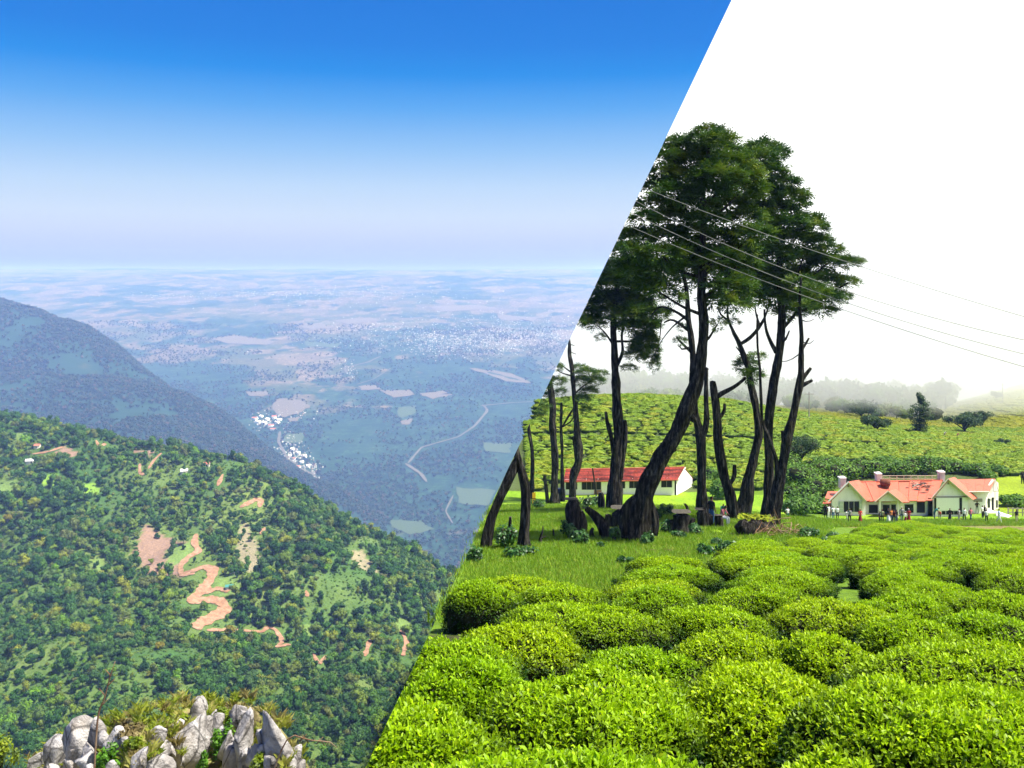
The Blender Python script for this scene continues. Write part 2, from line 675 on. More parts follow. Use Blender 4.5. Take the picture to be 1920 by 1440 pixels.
M_FIELD = mat('field_soil', (0.13, 0.112, 0.09), 0.95, 0.1)
M_FIELDG = mat('field_green', (0.06, 0.09, 0.048), 0.95, 0.1)
M_SAND = mat('river_sand', (0.12, 0.11, 0.095), 0.95, 0.1)
FIELDS = [([(508, 768), (520, 748), (560, 750), (585, 762), (560, 775), (530, 784)], M_FIELD), ([(540, 785), (565, 782), (560, 790), (545, 792)], M_FIELD),
          ([(710, 732), (770, 732), (778, 740), (740, 746)], M_FIELD), ([(785, 738), (830, 734), (850, 742), (810, 748)], M_FIELD),
          ([(672, 724), (705, 722), (712, 730), (680, 733)], M_FIELD), ([(745, 765), (780, 762), (780, 775), (755, 785), (745, 780)], M_FIELDG),
          ([(750, 790), (775, 785), (770, 797), (752, 797)], M_FIELD), ([(905, 830), (960, 832), (955, 850), (910, 848)], M_FIELDG),
          ([(728, 976), (790, 978), (815, 994), (770, 1004), (735, 990)], M_FIELDG), ([(580, 930), (610, 930), (628, 950), (600, 945)], M_FIELDG),
          ([(855, 915), (930, 920), (915, 950), (860, 945)], M_FIELDG), ([(390, 636), (440, 628), (515, 640), (500, 648), (440, 645)], M_FIELD),
          ([(535, 815), (570, 812), (565, 832), (530, 830)], M_FIELDG), ([(460, 735), (500, 733), (505, 742), (470, 744)], M_FIELD),
          ([(620, 600), (700, 596), (720, 602), (650, 608)], M_FIELD), ([(800, 575), (900, 572), (940, 580), (830, 584)], M_FIELD),
          ([(560, 612), (600, 606), (625, 615), (580, 618)], M_FIELD), ([(930, 590), (1010, 596), (1000, 604), (940, 600)], M_FIELD),
          ([(880, 690), (960, 700), (1000, 720), (950, 716)], M_FIELD), ([(570, 640), (640, 645), (630, 652), (575, 650)], M_FIELDG)]
LINES = [([(525, 810), (522, 830), (540, 862), (565, 880), (590, 892), (598, 912)], 9, M_SAND), ([(650, 700), (645, 690), (690, 680), (715, 668)], 8, M_SAND), ([(668, 722), (700, 712), (735, 690)], 5, M_SAND),
         ([(905, 760), (915, 770), (890, 800), (860, 820), (790, 840), (765, 870)], 8, M_SAND), ([(900, 762), (960, 756), (1000, 754)], 7, M_SAND), ([(760, 870), (790, 890), (800, 905)], 12, M_SAND),
         ([(850, 930), (835, 960), (850, 985)], 6, M_SAND)]


def sheet_fan(name, pxs, m, hit, lift, label):
    pts = []
    n = len(pxs)
    for i in range(n):
        a, c = np.array(pxs[i], float), np.array(pxs[(i + 1) % n], float)
        for t in np.linspace(0, 1, 6)[:-1]:
            q = a + (c - a) * t
            q = q + (np.array([vnoise(q[0] * .21, q[1] * .21, 5), vnoise(q[0] * .21 + 9, q[1] * .21, 6)]) - .5) * (7, 3)
            pts.append(hit(q[0], q[1]) + np.array([0, 0, lift]))
    P = np.array(pts)
    c0 = P.mean(0)
    V = [c0] + [q for q in P] + [c0 + (q - c0) * .5 for q in P]
    k = len(P)
    Fc = []
    for i in range(k):
        j = (i + 1) % k
        Fc.append((1 + k + i, 1 + k + j, 0))
        Fc.append((1 + i, 1 + j, 1 + k + j))
        Fc.append((1 + i, 1 + k + j, 1 + k + i))
    return tag(obj(name, mesh_np(name, V, Fc), m), label, kind='structure')


def sheet_strip(name, line, wpx, m, hit, lift, label, wob=0.35):
    L = np.array(line, float)
    seg = np.hypot(*np.diff(L, axis=0).T)
    s = np.concatenate([[0], np.cumsum(seg)])
    q = np.arange(0, s[-1] + .1, 3.0)
    X, Y = np.interp(q, s, L[:, 0]), np.interp(q, s, L[:, 1])
    C = np.array([hit(a, c) for a, c in zip(X, Y)])
    for _ in range(2):
        C[1:-1] = (C[:-2] + 2 * C[1:-1] + C[2:]) / 4
    T = np.gradient(C, axis=0)
    T[:, 2] = 0
    T /= np.linalg.norm(T, axis=1, keepdims=True) + 1e-9
    Nn = np.stack([-T[:, 1], T[:, 0], 0 * T[:, 0]], 1)
    hw = wpx * 0.5 / F * C[:, 1]
    hw = hw * (1 - wob + 2 * wob * vnoise(q * .23, q * 0 + wpx, 3)) * np.clip(np.minimum(q + 3, s[-1] - q + 3) / 8, .3, 1)
    zf = hill_z if hit is hill_hit else plain_z
    rows = []
    for k in (-1, -.5, 0, .5, 1):
        P = C + Nn * (hw * k)[:, None]
        P[:, 2] = zf(P[:, 0], P[:, 1]) + lift
        rows.append(P)
    n = len(C)
    V = np.stack(rows, 1).reshape(-1, 3)
    Fc = [(i * 5 + j, i * 5 + j + 1, i * 5 + j + 6, i * 5 + j + 5) for i in range(n - 1) for j in range(4)]
    return tag(obj(name, mesh_np(name, V, Fc, True), m), label, kind='structure')


def hill_hit(px, py):
    return ray_hit(hill_z, px, py, 200, 900, 300)


for p_, m_ in FIELDS:
    sheet_fan('field', p_, m_, plain_hit, 2.0, 'pale field among woods on the valley plain')
for l_, w_, m_ in LINES:
    sheet_strip('track', l_, w_ * .55, m_, plain_hit, 2.6, 'pale dry track winding across the valley plain')
b = MB('red_earth', 0.95, 0.1)
vv = b.pos()
b.base(b.ramp(b.noise(vv, 0.35, 5, 0.65), [(0.25, (0.16, 0.085, 0.05)), (0.45, (0.27, 0.15, 0.09)), (0.6, (0.34, 0.205, 0.13)), (0.78, (0.42, 0.29, 0.20))]))
b.bump(b.noise(vv, 0.8, 4), 0.5, 0.5)
M_ROAD = b.m
for l_, w_ in ROADS:
    sheet_strip('road', l_, w_, M_ROAD, hill_hit, 0.5, 'red earth road winding over the wooded hill')

# ---- forest
def tree_proto(seed, n=230, kind=0):
    r = np.random.default_rng(seed)
    lumps = []
    nl = r.integers(5, 9)
    for i in range(nl):
        a = r.uniform(0, 6.28)
        rr = r.uniform(0.1, 0.55)
        lumps.append((math.cos(a) * rr, math.sin(a) * rr, r.uniform(0.45, 1.0) if kind == 0 else 0.35 + 0.9 * i / nl, r.uniform(0.28, 0.45)))
    Vs, Fs = [], []
    off = 0
    for (x, y, z, s) in lumps:
        V0, F0 = ICO[1]
        V = V0 * (s * 0.78) * (1 + r.normal(0, .10, (len(V0), 1))) * (1, 1, .85) + (x, y, z)
        Vs.append(V)
        Fs.append(np.hstack([F0, F0[:, 2:]]) + off)
        off += len(V)
        m = n // nl
        d = r.normal(0, 1, (m, 3))
        d /= np.linalg.norm(d, axis=1, keepdims=True)
        d[:, 2] = np.abs(d[:, 2]) * .9 + d[:, 2] * .1
        C = d * s * r.uniform(.82, 1.12, (m, 1)) * (1, 1, .85) + (x, y, z)
        V, Fq = leaf_quads(C, d, r.uniform(.12, .24, m), r.uniform(.09, .16, m), r, .55)
        Vs.append(V)
        Fs.append(Fq + off)
        off += len(V)
    # trunk
    ang = np.linspace(0, 6.28, 7)[:-1]
    V = np.vstack([np.stack([.06 * np.cos(ang), .06 * np.sin(ang), 0 * ang - .3], 1), np.stack([.03 * np.cos(ang), .03 * np.sin(ang), 0 * ang + .8], 1)])
    Vs.append(V)
    Fs.append(np.array([[i, (i + 1) % 6, 6 + (i + 1) % 6, 6 + i] for i in range(6)]) + off)
    V, Fq = np.vstack(Vs), np.vstack(Fs)
    # degenerate quads (triangles) are kept as quads with a repeated corner: split them out
    tri = Fq[:, 2] == Fq[:, 3]
    Ft = np.vstack([Fq[tri][:, :3], Fq[~tri][:, :3], Fq[~tri][:, [0, 2, 3]]])
    return mesh_np('canopy', V, Ft)


def forest_mat(name, stops, tl=0.25):
    b = MB(name, 0.75, 0.15)
    c = b.ramp(b.rand(), stops)
    ov = b.coord('Object')
    c = b.mix(1.0, c, b.ramp(b.noise(ov, 6.0, 2), [(0.3, (0.75, 0.75, 0.75)), (0.7, (1.3, 1.3, 1.2))]), 'MULTIPLY')
    b.base(c)
    b.translucent(c, tl)
    return b.m


FSTOPS = [(0.0, (0.015, 0.055, 0.014)), (0.3, (0.042, 0.12, 0.02)), (0.5, (0.08, 0.175, 0.024)), (0.66, (0.042, 0.10, 0.035)), (0.76, (0.15, 0.23, 0.025)), (0.85, (0.12, 0.135, 0.045)), (0.92, (0.12, 0.26, 0.016)), (0.97, (0.23, 0.25, 0.025)), (1.0, (0.07, 0.14, 0.03))]
M_FOREST = forest_mat('forest_leaves', FSTOPS)
FPROTO = [tree_proto(100 + i, 240, 0 if i < 6 else 1) for i in range(8)]
for pm in FPROTO:
    pm.materials.append(M_FOREST)


def on_hill(P):
    px, py = PX(P)
    return (side(P) < 45) & (px > -120) & (py < 1600)


step = 4.9
gx, gy = np.meshgrid(np.arange(-520, 170, step), np.arange(255, 1000, step))
gx = gx.ravel() + rng.uniform(-.5, .5, gx.size) * step * 1.1
gy = gy.ravel() + rng.uniform(-.5, .5, gy.size) * step * 1.1
P = np.stack([gx, gy, hill_z(gx, gy)], 1)
den = fbm(gx / 34, gy / 34, 3, 61)
keep = on_hill(P) & (den > .24 + .18 * rng.random(len(P)))
px, py = PX(P)
size = (1.9 + 3.6 * rng.random(len(P)) ** 2.2) * (0.65 + 0.85 * fbm(gx / 45, gy / 45, 2, 5))
top = P + np.array([0, 0, 1.0]) * (size * 1.25)[:, None]
tx, ty = PX(top)
mx_, my_ = (px + tx) / 2, (py + ty) / 2
rp = size * .8 / P[:, 1] * F
for line, wd in ROADS:
    keep &= poly_dist(mx_, my_, line) > wd * .5 + rp * (.28 + .5 * rng.random(len(P)))
for poly, kk in CLEAR:
    inside = in_poly(px + rng.normal(0, 4, len(P)), py + rng.normal(0, 3, len(P)), poly)
    keep &= ~(inside & (rng.random(len(P)) > (.04 if kk == 'soil' else .10)))
P, size = P[keep], size[keep]
n = len(P)
sc = np.stack([size, size, size * rng.uniform(.9, 1.5, n)], 1)
o = scatter('forest', P, sc, np.stack([rng.normal(0, .08, n), rng.normal(0, .08, n), rng.uniform(0, 6.28, n)], 1), rng.integers(0, 8, n), FPROTO)
tag(o, 'dense green forest of rounded crowns covering the near hill', 'forest')
N_FOREST = n

# scrub between the trees
nq = 60000
gx, gy = rng.uniform(-480, 170, nq), rng.uniform(250, 960, nq)
P = np.stack([gx, gy, hill_z(gx, gy) - .2], 1)
px, py = PX(P)
keep = on_hill(P)
for line, wd in ROADS:
    keep &= poly_dist(px, py - 2, line) > wd * .5 + 2
for poly, kk in CLEAR:
    keep &= ~(in_poly(px, py, poly) & (rng.random(nq) > (.0 if kk == 'soil' else .25)))
P = P[keep]
n = len(P)
s = rng.uniform(.7, 1.7, n)
SPROTO = []
M_SCRUB = forest_mat('scrub_leaves', [(0.0, (0.05, 0.11, 0.025)), (0.5, (0.08, 0.17, 0.025)), (0.8, (0.12, 0.19, 0.035)), (1.0, (0.15, 0.23, 0.03))])
for i in range(3):
    pm = tree_proto(300 + i, 90, 0)
    pm.materials.append(M_SCRUB)
    SPROTO.append(pm)
o = scatter('undergrowth', P - np.array([0, 0, .3]), np.stack([s, s, s * .8], 1), np.stack([0 * s, 0 * s, rng.uniform(0, 6.28, n)], 1), rng.integers(0, 3, n), SPROTO)
tag(o, 'low green scrub between the forest trees', 'undergrowth')

# mountain and plain woods
LPROTO = []
M_FAR = forest_mat('far_leaves', [(0.0, (0.014, 0.038, 0.03)), (0.4, (0.028, 0.06, 0.038)), (0.7, (0.05, 0.08, 0.045)), (0.9, (0.07, 0.075, 0.05)), (1.0, (0.11, 0.085, 0.07))], .2)
for i in range(5):
    pm = tree_proto(400 + i, 60, 0)
    pm.materials.append(M_FAR)
    LPROTO.append(pm)
nq = 70000
gx, gy = rng.uniform(-1900, -120, nq), rng.uniform(1575, 3250, nq)
P = np.stack([gx, gy, mt_z(gx, gy)], 1)
px, py = PX(P)
keep = (px > -60) & (py < 1000) & (P[:, 2] > plain_z(gx, gy) - 6) & (fbm(gx / 135, gy / 135, 3, 71) > .22 + .3 * rng.random(nq))
P = P[keep]
n = len(P)
s = rng.uniform(3.6, 8.0, n)
o = scatter('mountain_forest', P, np.stack([s, s, s * 1.1], 1), np.stack([0 * s, 0 * s, rng.uniform(0, 6.28, n)], 1), rng.integers(0, 5, n), LPROTO)
tag(o, 'blue hazy forest on the far mountain slope', 'forest')
nq = 60000
gy = 1725 + 3400 * rng.random(nq) ** 1.3
gx = rng.uniform(-.62, .13, nq) * gy
P = np.stack([gx, gy, plain_z(gx, gy)], 1)
px, py = PX(P)
keep = (px > -40) & (side(P) < -3) & (P[:, 2] > mt_z(gx, gy) - 4) & (fbm(gx / 180, gy / 180, 4, 81) > .36 + .34 * rng.random(nq))
for p_, m_ in FIELDS:
    keep &= ~in_poly(px, py - 2, p_)
for l_, w_, m_ in LINES:
    keep &= poly_dist(px, py - 2, l_) > w_ * .5 + 1
P = P[keep]
n = len(P)
s = rng.uniform(3.6, 8.0, n)
o = scatter('valley_woods', P, np.stack([s, s, s * 1.0], 1), np.stack([0 * s, 0 * s, rng.uniform(0, 6.28, n)], 1), rng.integers(0, 5, n), LPROTO)
tag(o, 'scattered woods on the valley plain in blue haze', 'woods')

# town on the plain (thousands of far houses reading as one speckled mass)
def town(cx_, cy_, sx, sy, n, seed):
    r = np.random.default_rng(seed)
    X, Y = r.normal(cx_, sx, n), r.normal(cy_, sy, n)
    return np.stack([X, Y], 1)


TP = np.vstack([town(900, 640, 75, 12, 1500, 1), town(1000, 632, 60, 12, 1100, 2), town(820, 628, 45, 9, 500, 3), town(700, 612, 50, 7, 260, 4), town(560, 548, 90, 4, 260, 5), town(340, 552, 60, 3, 120, 6),
                town(700, 560, 160, 14, 420, 7), town(950, 600, 80, 10, 420, 8), town(860, 655, 60, 8, 500, 13), town(500, 790, 16, 8, 70, 9), town(555, 858, 16, 14, 170, 10), town(655, 690, 10, 8, 60, 11), town(540, 775, 30, 8, 60, 12), town(640, 640, 60, 10, 120, 14), town(580, 888, 12, 12, 90, 15), town(545, 835, 10, 12, 70, 16)])
TP = TP[(TP[:, 1] > 500) & (TP[:, 1] < 905)]
ys = np.linspace(1800, 7400, 1200)
ytab = HY - F * (-609 + 0.118 * (ys - 2250)) / ys
Dt = np.interp(TP[:, 1], ytab[::-1], ys[::-1])
X = (TP[:, 0] - CX) / F * Dt
Pz = plain_z(X, Dt)
P = np.stack([X, Dt, Pz], 1)
P = P[(side(P) < -4)]
# cluster buildings that can be told apart are things of their own (below); the rest are one mass
tb = []
for i in range(2):
    hgt = (0.7, 1.2)[i]
    V = np.array([(-.5, -.4, -1), (.5, -.4, -1), (.5, .4, -1), (-.5, .4, -1), (-.5, -.4, hgt), (.5, -.4, hgt), (.5, .4, hgt), (-.5, .4, hgt)])
    Fc = [(0, 1, 5, 4), (1, 2, 6, 5), (2, 3, 7, 6), (3, 0, 4, 7), (4, 5, 6, 7)]
    tb.append(mesh_np('block', V, Fc))
b = MB('town_walls', 0.8, 0.2)
b.base(b.ramp(b.rand(), [(0.0, (0.45, 0.44, 0.43)), (0.4, (0.25, 0.24, 0.23)), (0.6, (0.20, 0.13, 0.10)), (0.8, (0.22, 0.21, 0.20)), (1.0, (0.52, 0.52, 0.53))]))
for t in tb:
    t.materials.append(b.m)
n = len(P)
s = rng.uniform(2.2, 5.5, n)
o = scatter('distant_town', P, np.stack([s, s * .8, s * .7], 1), np.stack([0 * s, 0 * s, rng.uniform(0, 6.28, n)], 1), rng.integers(0, 2, n), tb)
tag(o, 'sprawl of tiny white buildings of a distant town', 'town')

# haze over the whole place
def box_mesh(name, lo, hi):
    x0, y0, z0 = lo
    x1, y1, z1 = hi
    V = [(x0, y0, z0), (x1, y0, z0), (x1, y1, z0), (x0, y1, z0), (x0, y0, z1), (x1, y0, z1), (x1, y1, z1), (x0, y1, z1)]
    return mesh_np(name, V, [(3, 2, 1, 0), (4, 5, 6, 7), (0, 1, 5, 4), (1, 2, 6, 5), (2, 3, 7, 6), (3, 0, 4, 7)])


hzm = bpy.data.materials.new('haze_air')
hzm.use_nodes = True
ht = hzm.node_tree
for n_ in list(ht.nodes):
    ht.nodes.remove(n_)
ho = ht.nodes.new('ShaderNodeOutputMaterial')
hv_ = ht.nodes.new('ShaderNodeVolumePrincipled')
hv_.inputs['Color'].default_value = (0.112, 0.165, 0.37, 1)
hv_.inputs['Absorption Color'].default_value = (0.9, 0.95, 1.0, 1)
hv_.inputs['Density'].default_value = 0.00038
hv_.inputs['Anisotropy'].default_value = 0.0
ht.links.new(hv_.outputs[0], ho.inputs['Volume'])
tag(obj('haze', box_mesh('haze', (-9200, -60, -760), (3600, 10100, 112)), hzm), 'pale blue haze lying over the valley', None, kind='stuff')
# ------------------------------------------------------------------ the tea garden on the escarpment
SL = 0.259


def gplane(D):
    return -(2.2 + SL * D)


rp_ = []
for D in (-8, 2, 8, 16, 25):
    for X in (-14, -4, 4, 14, 26):
        rp_.append((X, D, gplane(max(D, -3))))
for r in [(850, 1060, 36), (1000, 1045, 40), (1150, 1040, 41), (900, 1035, 43), (1000, 1010, 50), (1200, 1010, 51), (1330, 985, 58), (1450, 980, 58), (1600, 1030, 45), (1900, 1030, 46), (1800, 1015, 56),
          (1150, 950, 92), (1000, 950, 90), (900, 960, 85), (1320, 955, 84), (1450, 974, 92), (1550, 975, 104), (1700, 976, 104), (1880, 975, 104), (1980, 978, 102), (2150, 980, 102), (1750, 992, 90), (1600, 992, 88), (1900, 993, 90), (1750, 1003, 70),
          (1180, 931, 124), (1060, 932, 124), (1300, 928, 126), (960, 935, 122), (1550, 962, 112), (1700, 962, 113), (1870, 960, 114), (1960, 960, 114), (1420, 930, 124),
          (1100, 893, 140), (1000, 893, 139), (1300, 890, 142), (1450, 885, 140), (1700, 905, 132), (1850, 905, 132), (1980, 905, 134),
          (1000, 840, 158), (1150, 840, 158), (1300, 838, 160), (1500, 845, 158), (1700, 855, 155), (1900, 862, 155),
          (960, 775, 190), (1000, 766, 196), (1100, 748, 206), (1300, 750, 210), (1400, 762, 208), (1500, 790, 200), (1600, 806, 194), (1700, 817, 190), (1800, 828, 188), (1900, 842, 186), (2000, 850, 186),
          (1000, 775, 240), (1150, 765, 255), (1300, 765, 260), (1480, 778, 250), (1560, 790, 245), (1700, 806, 250), (1850, 812, 250), (1980, 815, 245),
          (1300, 760, 330), (1550, 772, 320), (1700, 790, 320), (1800, 792, 310), (1880, 786, 300), (1950, 790, 290), (1820, 762, 360), (1920, 735, 380), (2020, 715, 390), (1750, 778, 380), (1500, 765, 420), (1200, 762, 420), (1800, 755, 450), (2000, 700, 450)]:
    rp_.append(wp(*r))
right_t = TPS(rp_, 0.0006)


def gz(x, y):
    return right_t(x, y) + (fbm(np.asarray(x) / 5, np.asarray(y) / 5, 2, 91) - .5) * .25 * np.clip((np.asarray(y) - 18) / 20, 0, 1)


def gz1(x, y):
    return float(gz(np.array([float(x)]), np.array([float(y)]))[0])


def ghit(px, py, d0=15, d1=480):
    return ray_hit(gz, px, py, d0, d1, 900)


gxs = np.concatenate([np.linspace(-24, 34, 117), np.linspace(36, 340, 130)])
gys = np.concatenate([np.linspace(-8, 70, 170), np.linspace(70.8, 140, 110), np.linspace(141.5, 460, 160)])
gr_me = grid_mesh('ground', gxs, gys, gz)
clip_front(gr_me, True)
gv = verts_of(gr_me)
gpx, gpy = PX(gv)
# meadow / bare soil under the bushes / earth bank / hill soil
MEADOW = [(860, 1085), (880, 1000), (925, 930), (960, 890), (1330, 888), (1330, 925), (1480, 930), (1480, 968), (1930, 960), (1930, 986), (1560, 988), (1530, 1015), (1420, 1028), (1290, 1050), (1200, 1078), (1000, 1080)]


def is_meadow(px, py):
    return in_poly(px, py, MEADOW)


gc = np.zeros((len(gv), 3))
gc[:] = (0.05, 0.055, 0.02)
gc[gv[:, 1] > 15.5] = (0.10, 0.18, 0.012)
jn = (fbm(gv[:, 0] / 2.2, gv[:, 1] / 2.2, 3, 15) - .5)
mm_ = is_meadow(gpx + jn * 24, gpy + jn * 10) & (gv[:, 1] > 20)
mix_g = fbm(gv[:, 0] / 4, gv[:, 1] / 6, 3, 16)[:, None]
grass = np.array((0.15, 0.275, 0.012)) * (.72 + .6 * mix_g) + np.array((0.03, 0.005, 0)) * (mix_g > .55)
gc[mm_] = grass[mm_]
bank = in_poly(gpx + jn * 30, gpy + jn * 8, [(1490, 987), (1930, 985), (1930, 1002), (1560, 1004), (1480, 995)]) & (gv[:, 1] > 60)
gc[bank] = (np.array((0.17, 0.135, 0.05)) + (mix_g - .5) * np.array((.12, .16, .02)))[bank]
far = gv[:, 1] > 128
gc[far] = (np.array((0.06, 0.085, 0.02)) + (mix_g - .5) * .06)[far]
meadow2 = in_poly(gpx, gpy + jn * 8, [(1790, 905), (1930, 890), (1930, 965), (1875, 962), (1860, 920)]) & (gv[:, 1] > 105)
gc[meadow2] = (np.array((0.19, 0.26, 0.012)) * (.7 + .6 * mix_g))[meadow2]
yh = (gv[:, 1] > 255) & (gpx > 1680) & (gpy < 800)
gc[yh] = (np.array((0.17, 0.22, 0.02)) * (.75 + .5 * mix_g))[yh]
vcol(gr_me, 'ground_colour', np.clip(gc, .01, 1))
b = MB('ground_cover', 0.9, 0.15)
vv = b.pos()
c = b.mix(0.9, b.attr('ground_colour'), b.ramp(b.noise(vv, 3.0, 5, 0.7), [(0.3, (0.45, 0.5, 0.4)), (0.5, (1, 1, 1)), (0.7, (1.4, 1.35, 1.3))]), 'MULTIPLY')
b.base(c)
b.bump(b.noise(vv, 6.0, 5, 0.7), 0.8, 0.12)
tag(obj('ground', gr_me, b.m), 'grassy ground of the tea garden', None, kind='structure')

# the escarpment below the edge of the ground: a steep earth and rock face
eY = np.concatenate([np.linspace(-8, 60, 60), np.linspace(62, 459, 90)])
edge = []
for y in eY:
    x = -2.0
    for _ in range(30):
        x = 0.5 * x + 0.5 * (0.0985 * y + 0.477 * gz1(x, y))
    edge.append((x, y, gz1(x, y)))
edge = np.array(edge)
rows = [edge + np.array([0.03, 0, -0.01])]
for k, dz in enumerate((0.5, 1.5, 4, 9, 18, 34, 60, 100, 160)):
    r = edge.copy()
    r[:, 2] -= dz
    r[:, 0] += -0.36 * dz + 0.03 + (fbm(eY / (2 + dz * .3), eY * 0 + k, 3, 33)) * min(.10 * dz, 6)
    rows.append(r)
V = np.stack(rows, 0).reshape(-1, 3)
ne, nr = len(eY), len(rows)
Fc = [(j * ne + i, j * ne + i + 1, (j + 1) * ne + i + 1, (j + 1) * ne + i) for j in range(nr - 1) for i in range(ne - 1)]
b = MB('escarpment_rock', 0.95, 0.1)
vv = b.pos((1, 1, 2.2))
b.base(b.ramp(b.noise(vv, 0.35, 6, 0.65), [(0.3, (0.10, 0.065, 0.04)), (0.45, (0.20, 0.14, 0.09)), (0.52, (0.09, 0.14, 0.03)), (0.8, (0.06, 0.12, 0.02))]))
b.bump(b.noise(vv, 1.0, 6), 0.8, 0.4)
tag(obj('escarpment', mesh_np('escarpment', V, Fc, True), b.m), 'steep earth face below the edge of the tea garden', None, kind='structure')

# ---- tea bushes
LEAF_STOPS = None


def tea_mat(name, young, old, tl=0.4):
    b = MB(name, 0.45, 0.22)
    a = b.attr('leaf')
    sp = b.n('ShaderNodeSeparateColor')
    b.l(a, sp.inputs[0])
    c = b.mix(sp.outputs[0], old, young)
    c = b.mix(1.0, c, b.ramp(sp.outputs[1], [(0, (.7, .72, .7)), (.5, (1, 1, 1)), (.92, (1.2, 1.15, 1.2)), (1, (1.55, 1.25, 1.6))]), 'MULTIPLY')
    rn = b.ramp(b.rand(), [(0, (.84, .92, .9)), (.5, (1, 1, 1)), (1, (1.16, 1.04, .9))])
    c = b.mix(1.0, c, rn, 'MULTIPLY')
    b.base(c)
    b.translucent(c, tl)
    return b.m


M_TEA = tea_mat('tea_leaves', (0.36, 0.57, 0.004), (0.009, 0.045, 0.006))  # second tone: mature leaf, darkened further for the shade on the flanks
b = MB('twigs_inner_shade', 0.9, 0.1)  # twig tone; on the bush bodies it also carries the inner shade
b.base(b.ramp(b.noise(b.coord(), 6, 4), [(0.3, (0.012, 0.016, 0.006)), (0.7, (0.035, 0.04, 0.016))]))
M_TWIG = b.m


def bush_meshes(seed, n_leaf, leaf=0.075, low=False):
    """dome of unit plan radius 1 (x, y) and height 1; scaled by the object"""
    r = np.random.default_rng(seed)
    ph = r.uniform(0, 6.28, 5)

    def outline(a):
        return 1 + .09 * np.sin(2 * a + ph[0]) + .07 * np.sin(3 * a + ph[1]) + .05 * np.sin(5 * a + ph[2])

    def surf(u, a):
        # u 0 top centre .. 1 rim .. 1.6 down the flank
        rr = np.where(u < 1, np.clip(u, 0, 1) ** .92, 1.0 - .22 * np.clip(u - 1, 0, 1) ** 1.3) * outline(a)
        zz = np.where(u < 1, 1 - .34 * np.clip(u, 0, 1) ** 2.7, .66 - (u - 1) * .9)
        x, y = rr * np.cos(a), rr * np.sin(a)
        zz = zz + (fbm(x * 2.6 + seed, y * 2.6, 3, seed) - .5) * .26 * (u < 1.2)
        return x, y, zz
    # closed inner body; the bush's inner shade is put into its dark colour
    us = np.linspace(0, 1.7, 11)
    aa = np.linspace(0, 2 * np.pi, 25)[:-1]
    V = []
    for u in us:
        x, y, z = surf(np.full(24, u), aa)
        V.append(np.stack([x * .93, y * .93, z * .93 - .03], 1))
    V = np.vstack(V)
    Fc = [(i * 24 + j, i * 24 + (j + 1) % 24, (i + 1) * 24 + (j + 1) % 24, (i + 1) * 24 + j) for i in range(10) for j in range(24)]
    body = mesh_np('bush_body', V, Fc, True)
    # leaves in whorled shoots
    ns = n_leaf // 5
    u = np.where(r.random(ns) < .68, np.sqrt(r.random(ns)) * 1.0, 1 + r.random(ns) * .65)
    a = r.uniform(0, 6.28, ns)
    x, y, z = surf(u, a)
    C = np.stack([x, y, z], 1)
    e = 1e-3
    x2, y2, z2 = surf(u + e, a)
    x3, y3, z3 = surf(u, a + e)
    t1 = np.stack([x2 - x, y2 - y, z2 - z], 1)
    t2 = np.stack([x3 - x, y3 - y, z3 - z], 1)
    Nn = np.cross(t1, t2)
    Nn /= np.linalg.norm(Nn, axis=1, keepdims=True) + 1e-12
    Nn[Nn[:, 2] < -.2] *= -1
    up = np.array([0, 0, 1.0])
    ax = Nn * .75 + up * .6 + r.normal(0, .28, (ns, 3))
    ax /= np.linalg.norm(ax, axis=1, keepdims=True)
    C = C + Nn * r.normal(0.0, .022, (ns, 1))
    return body, (C, ax, u, r)


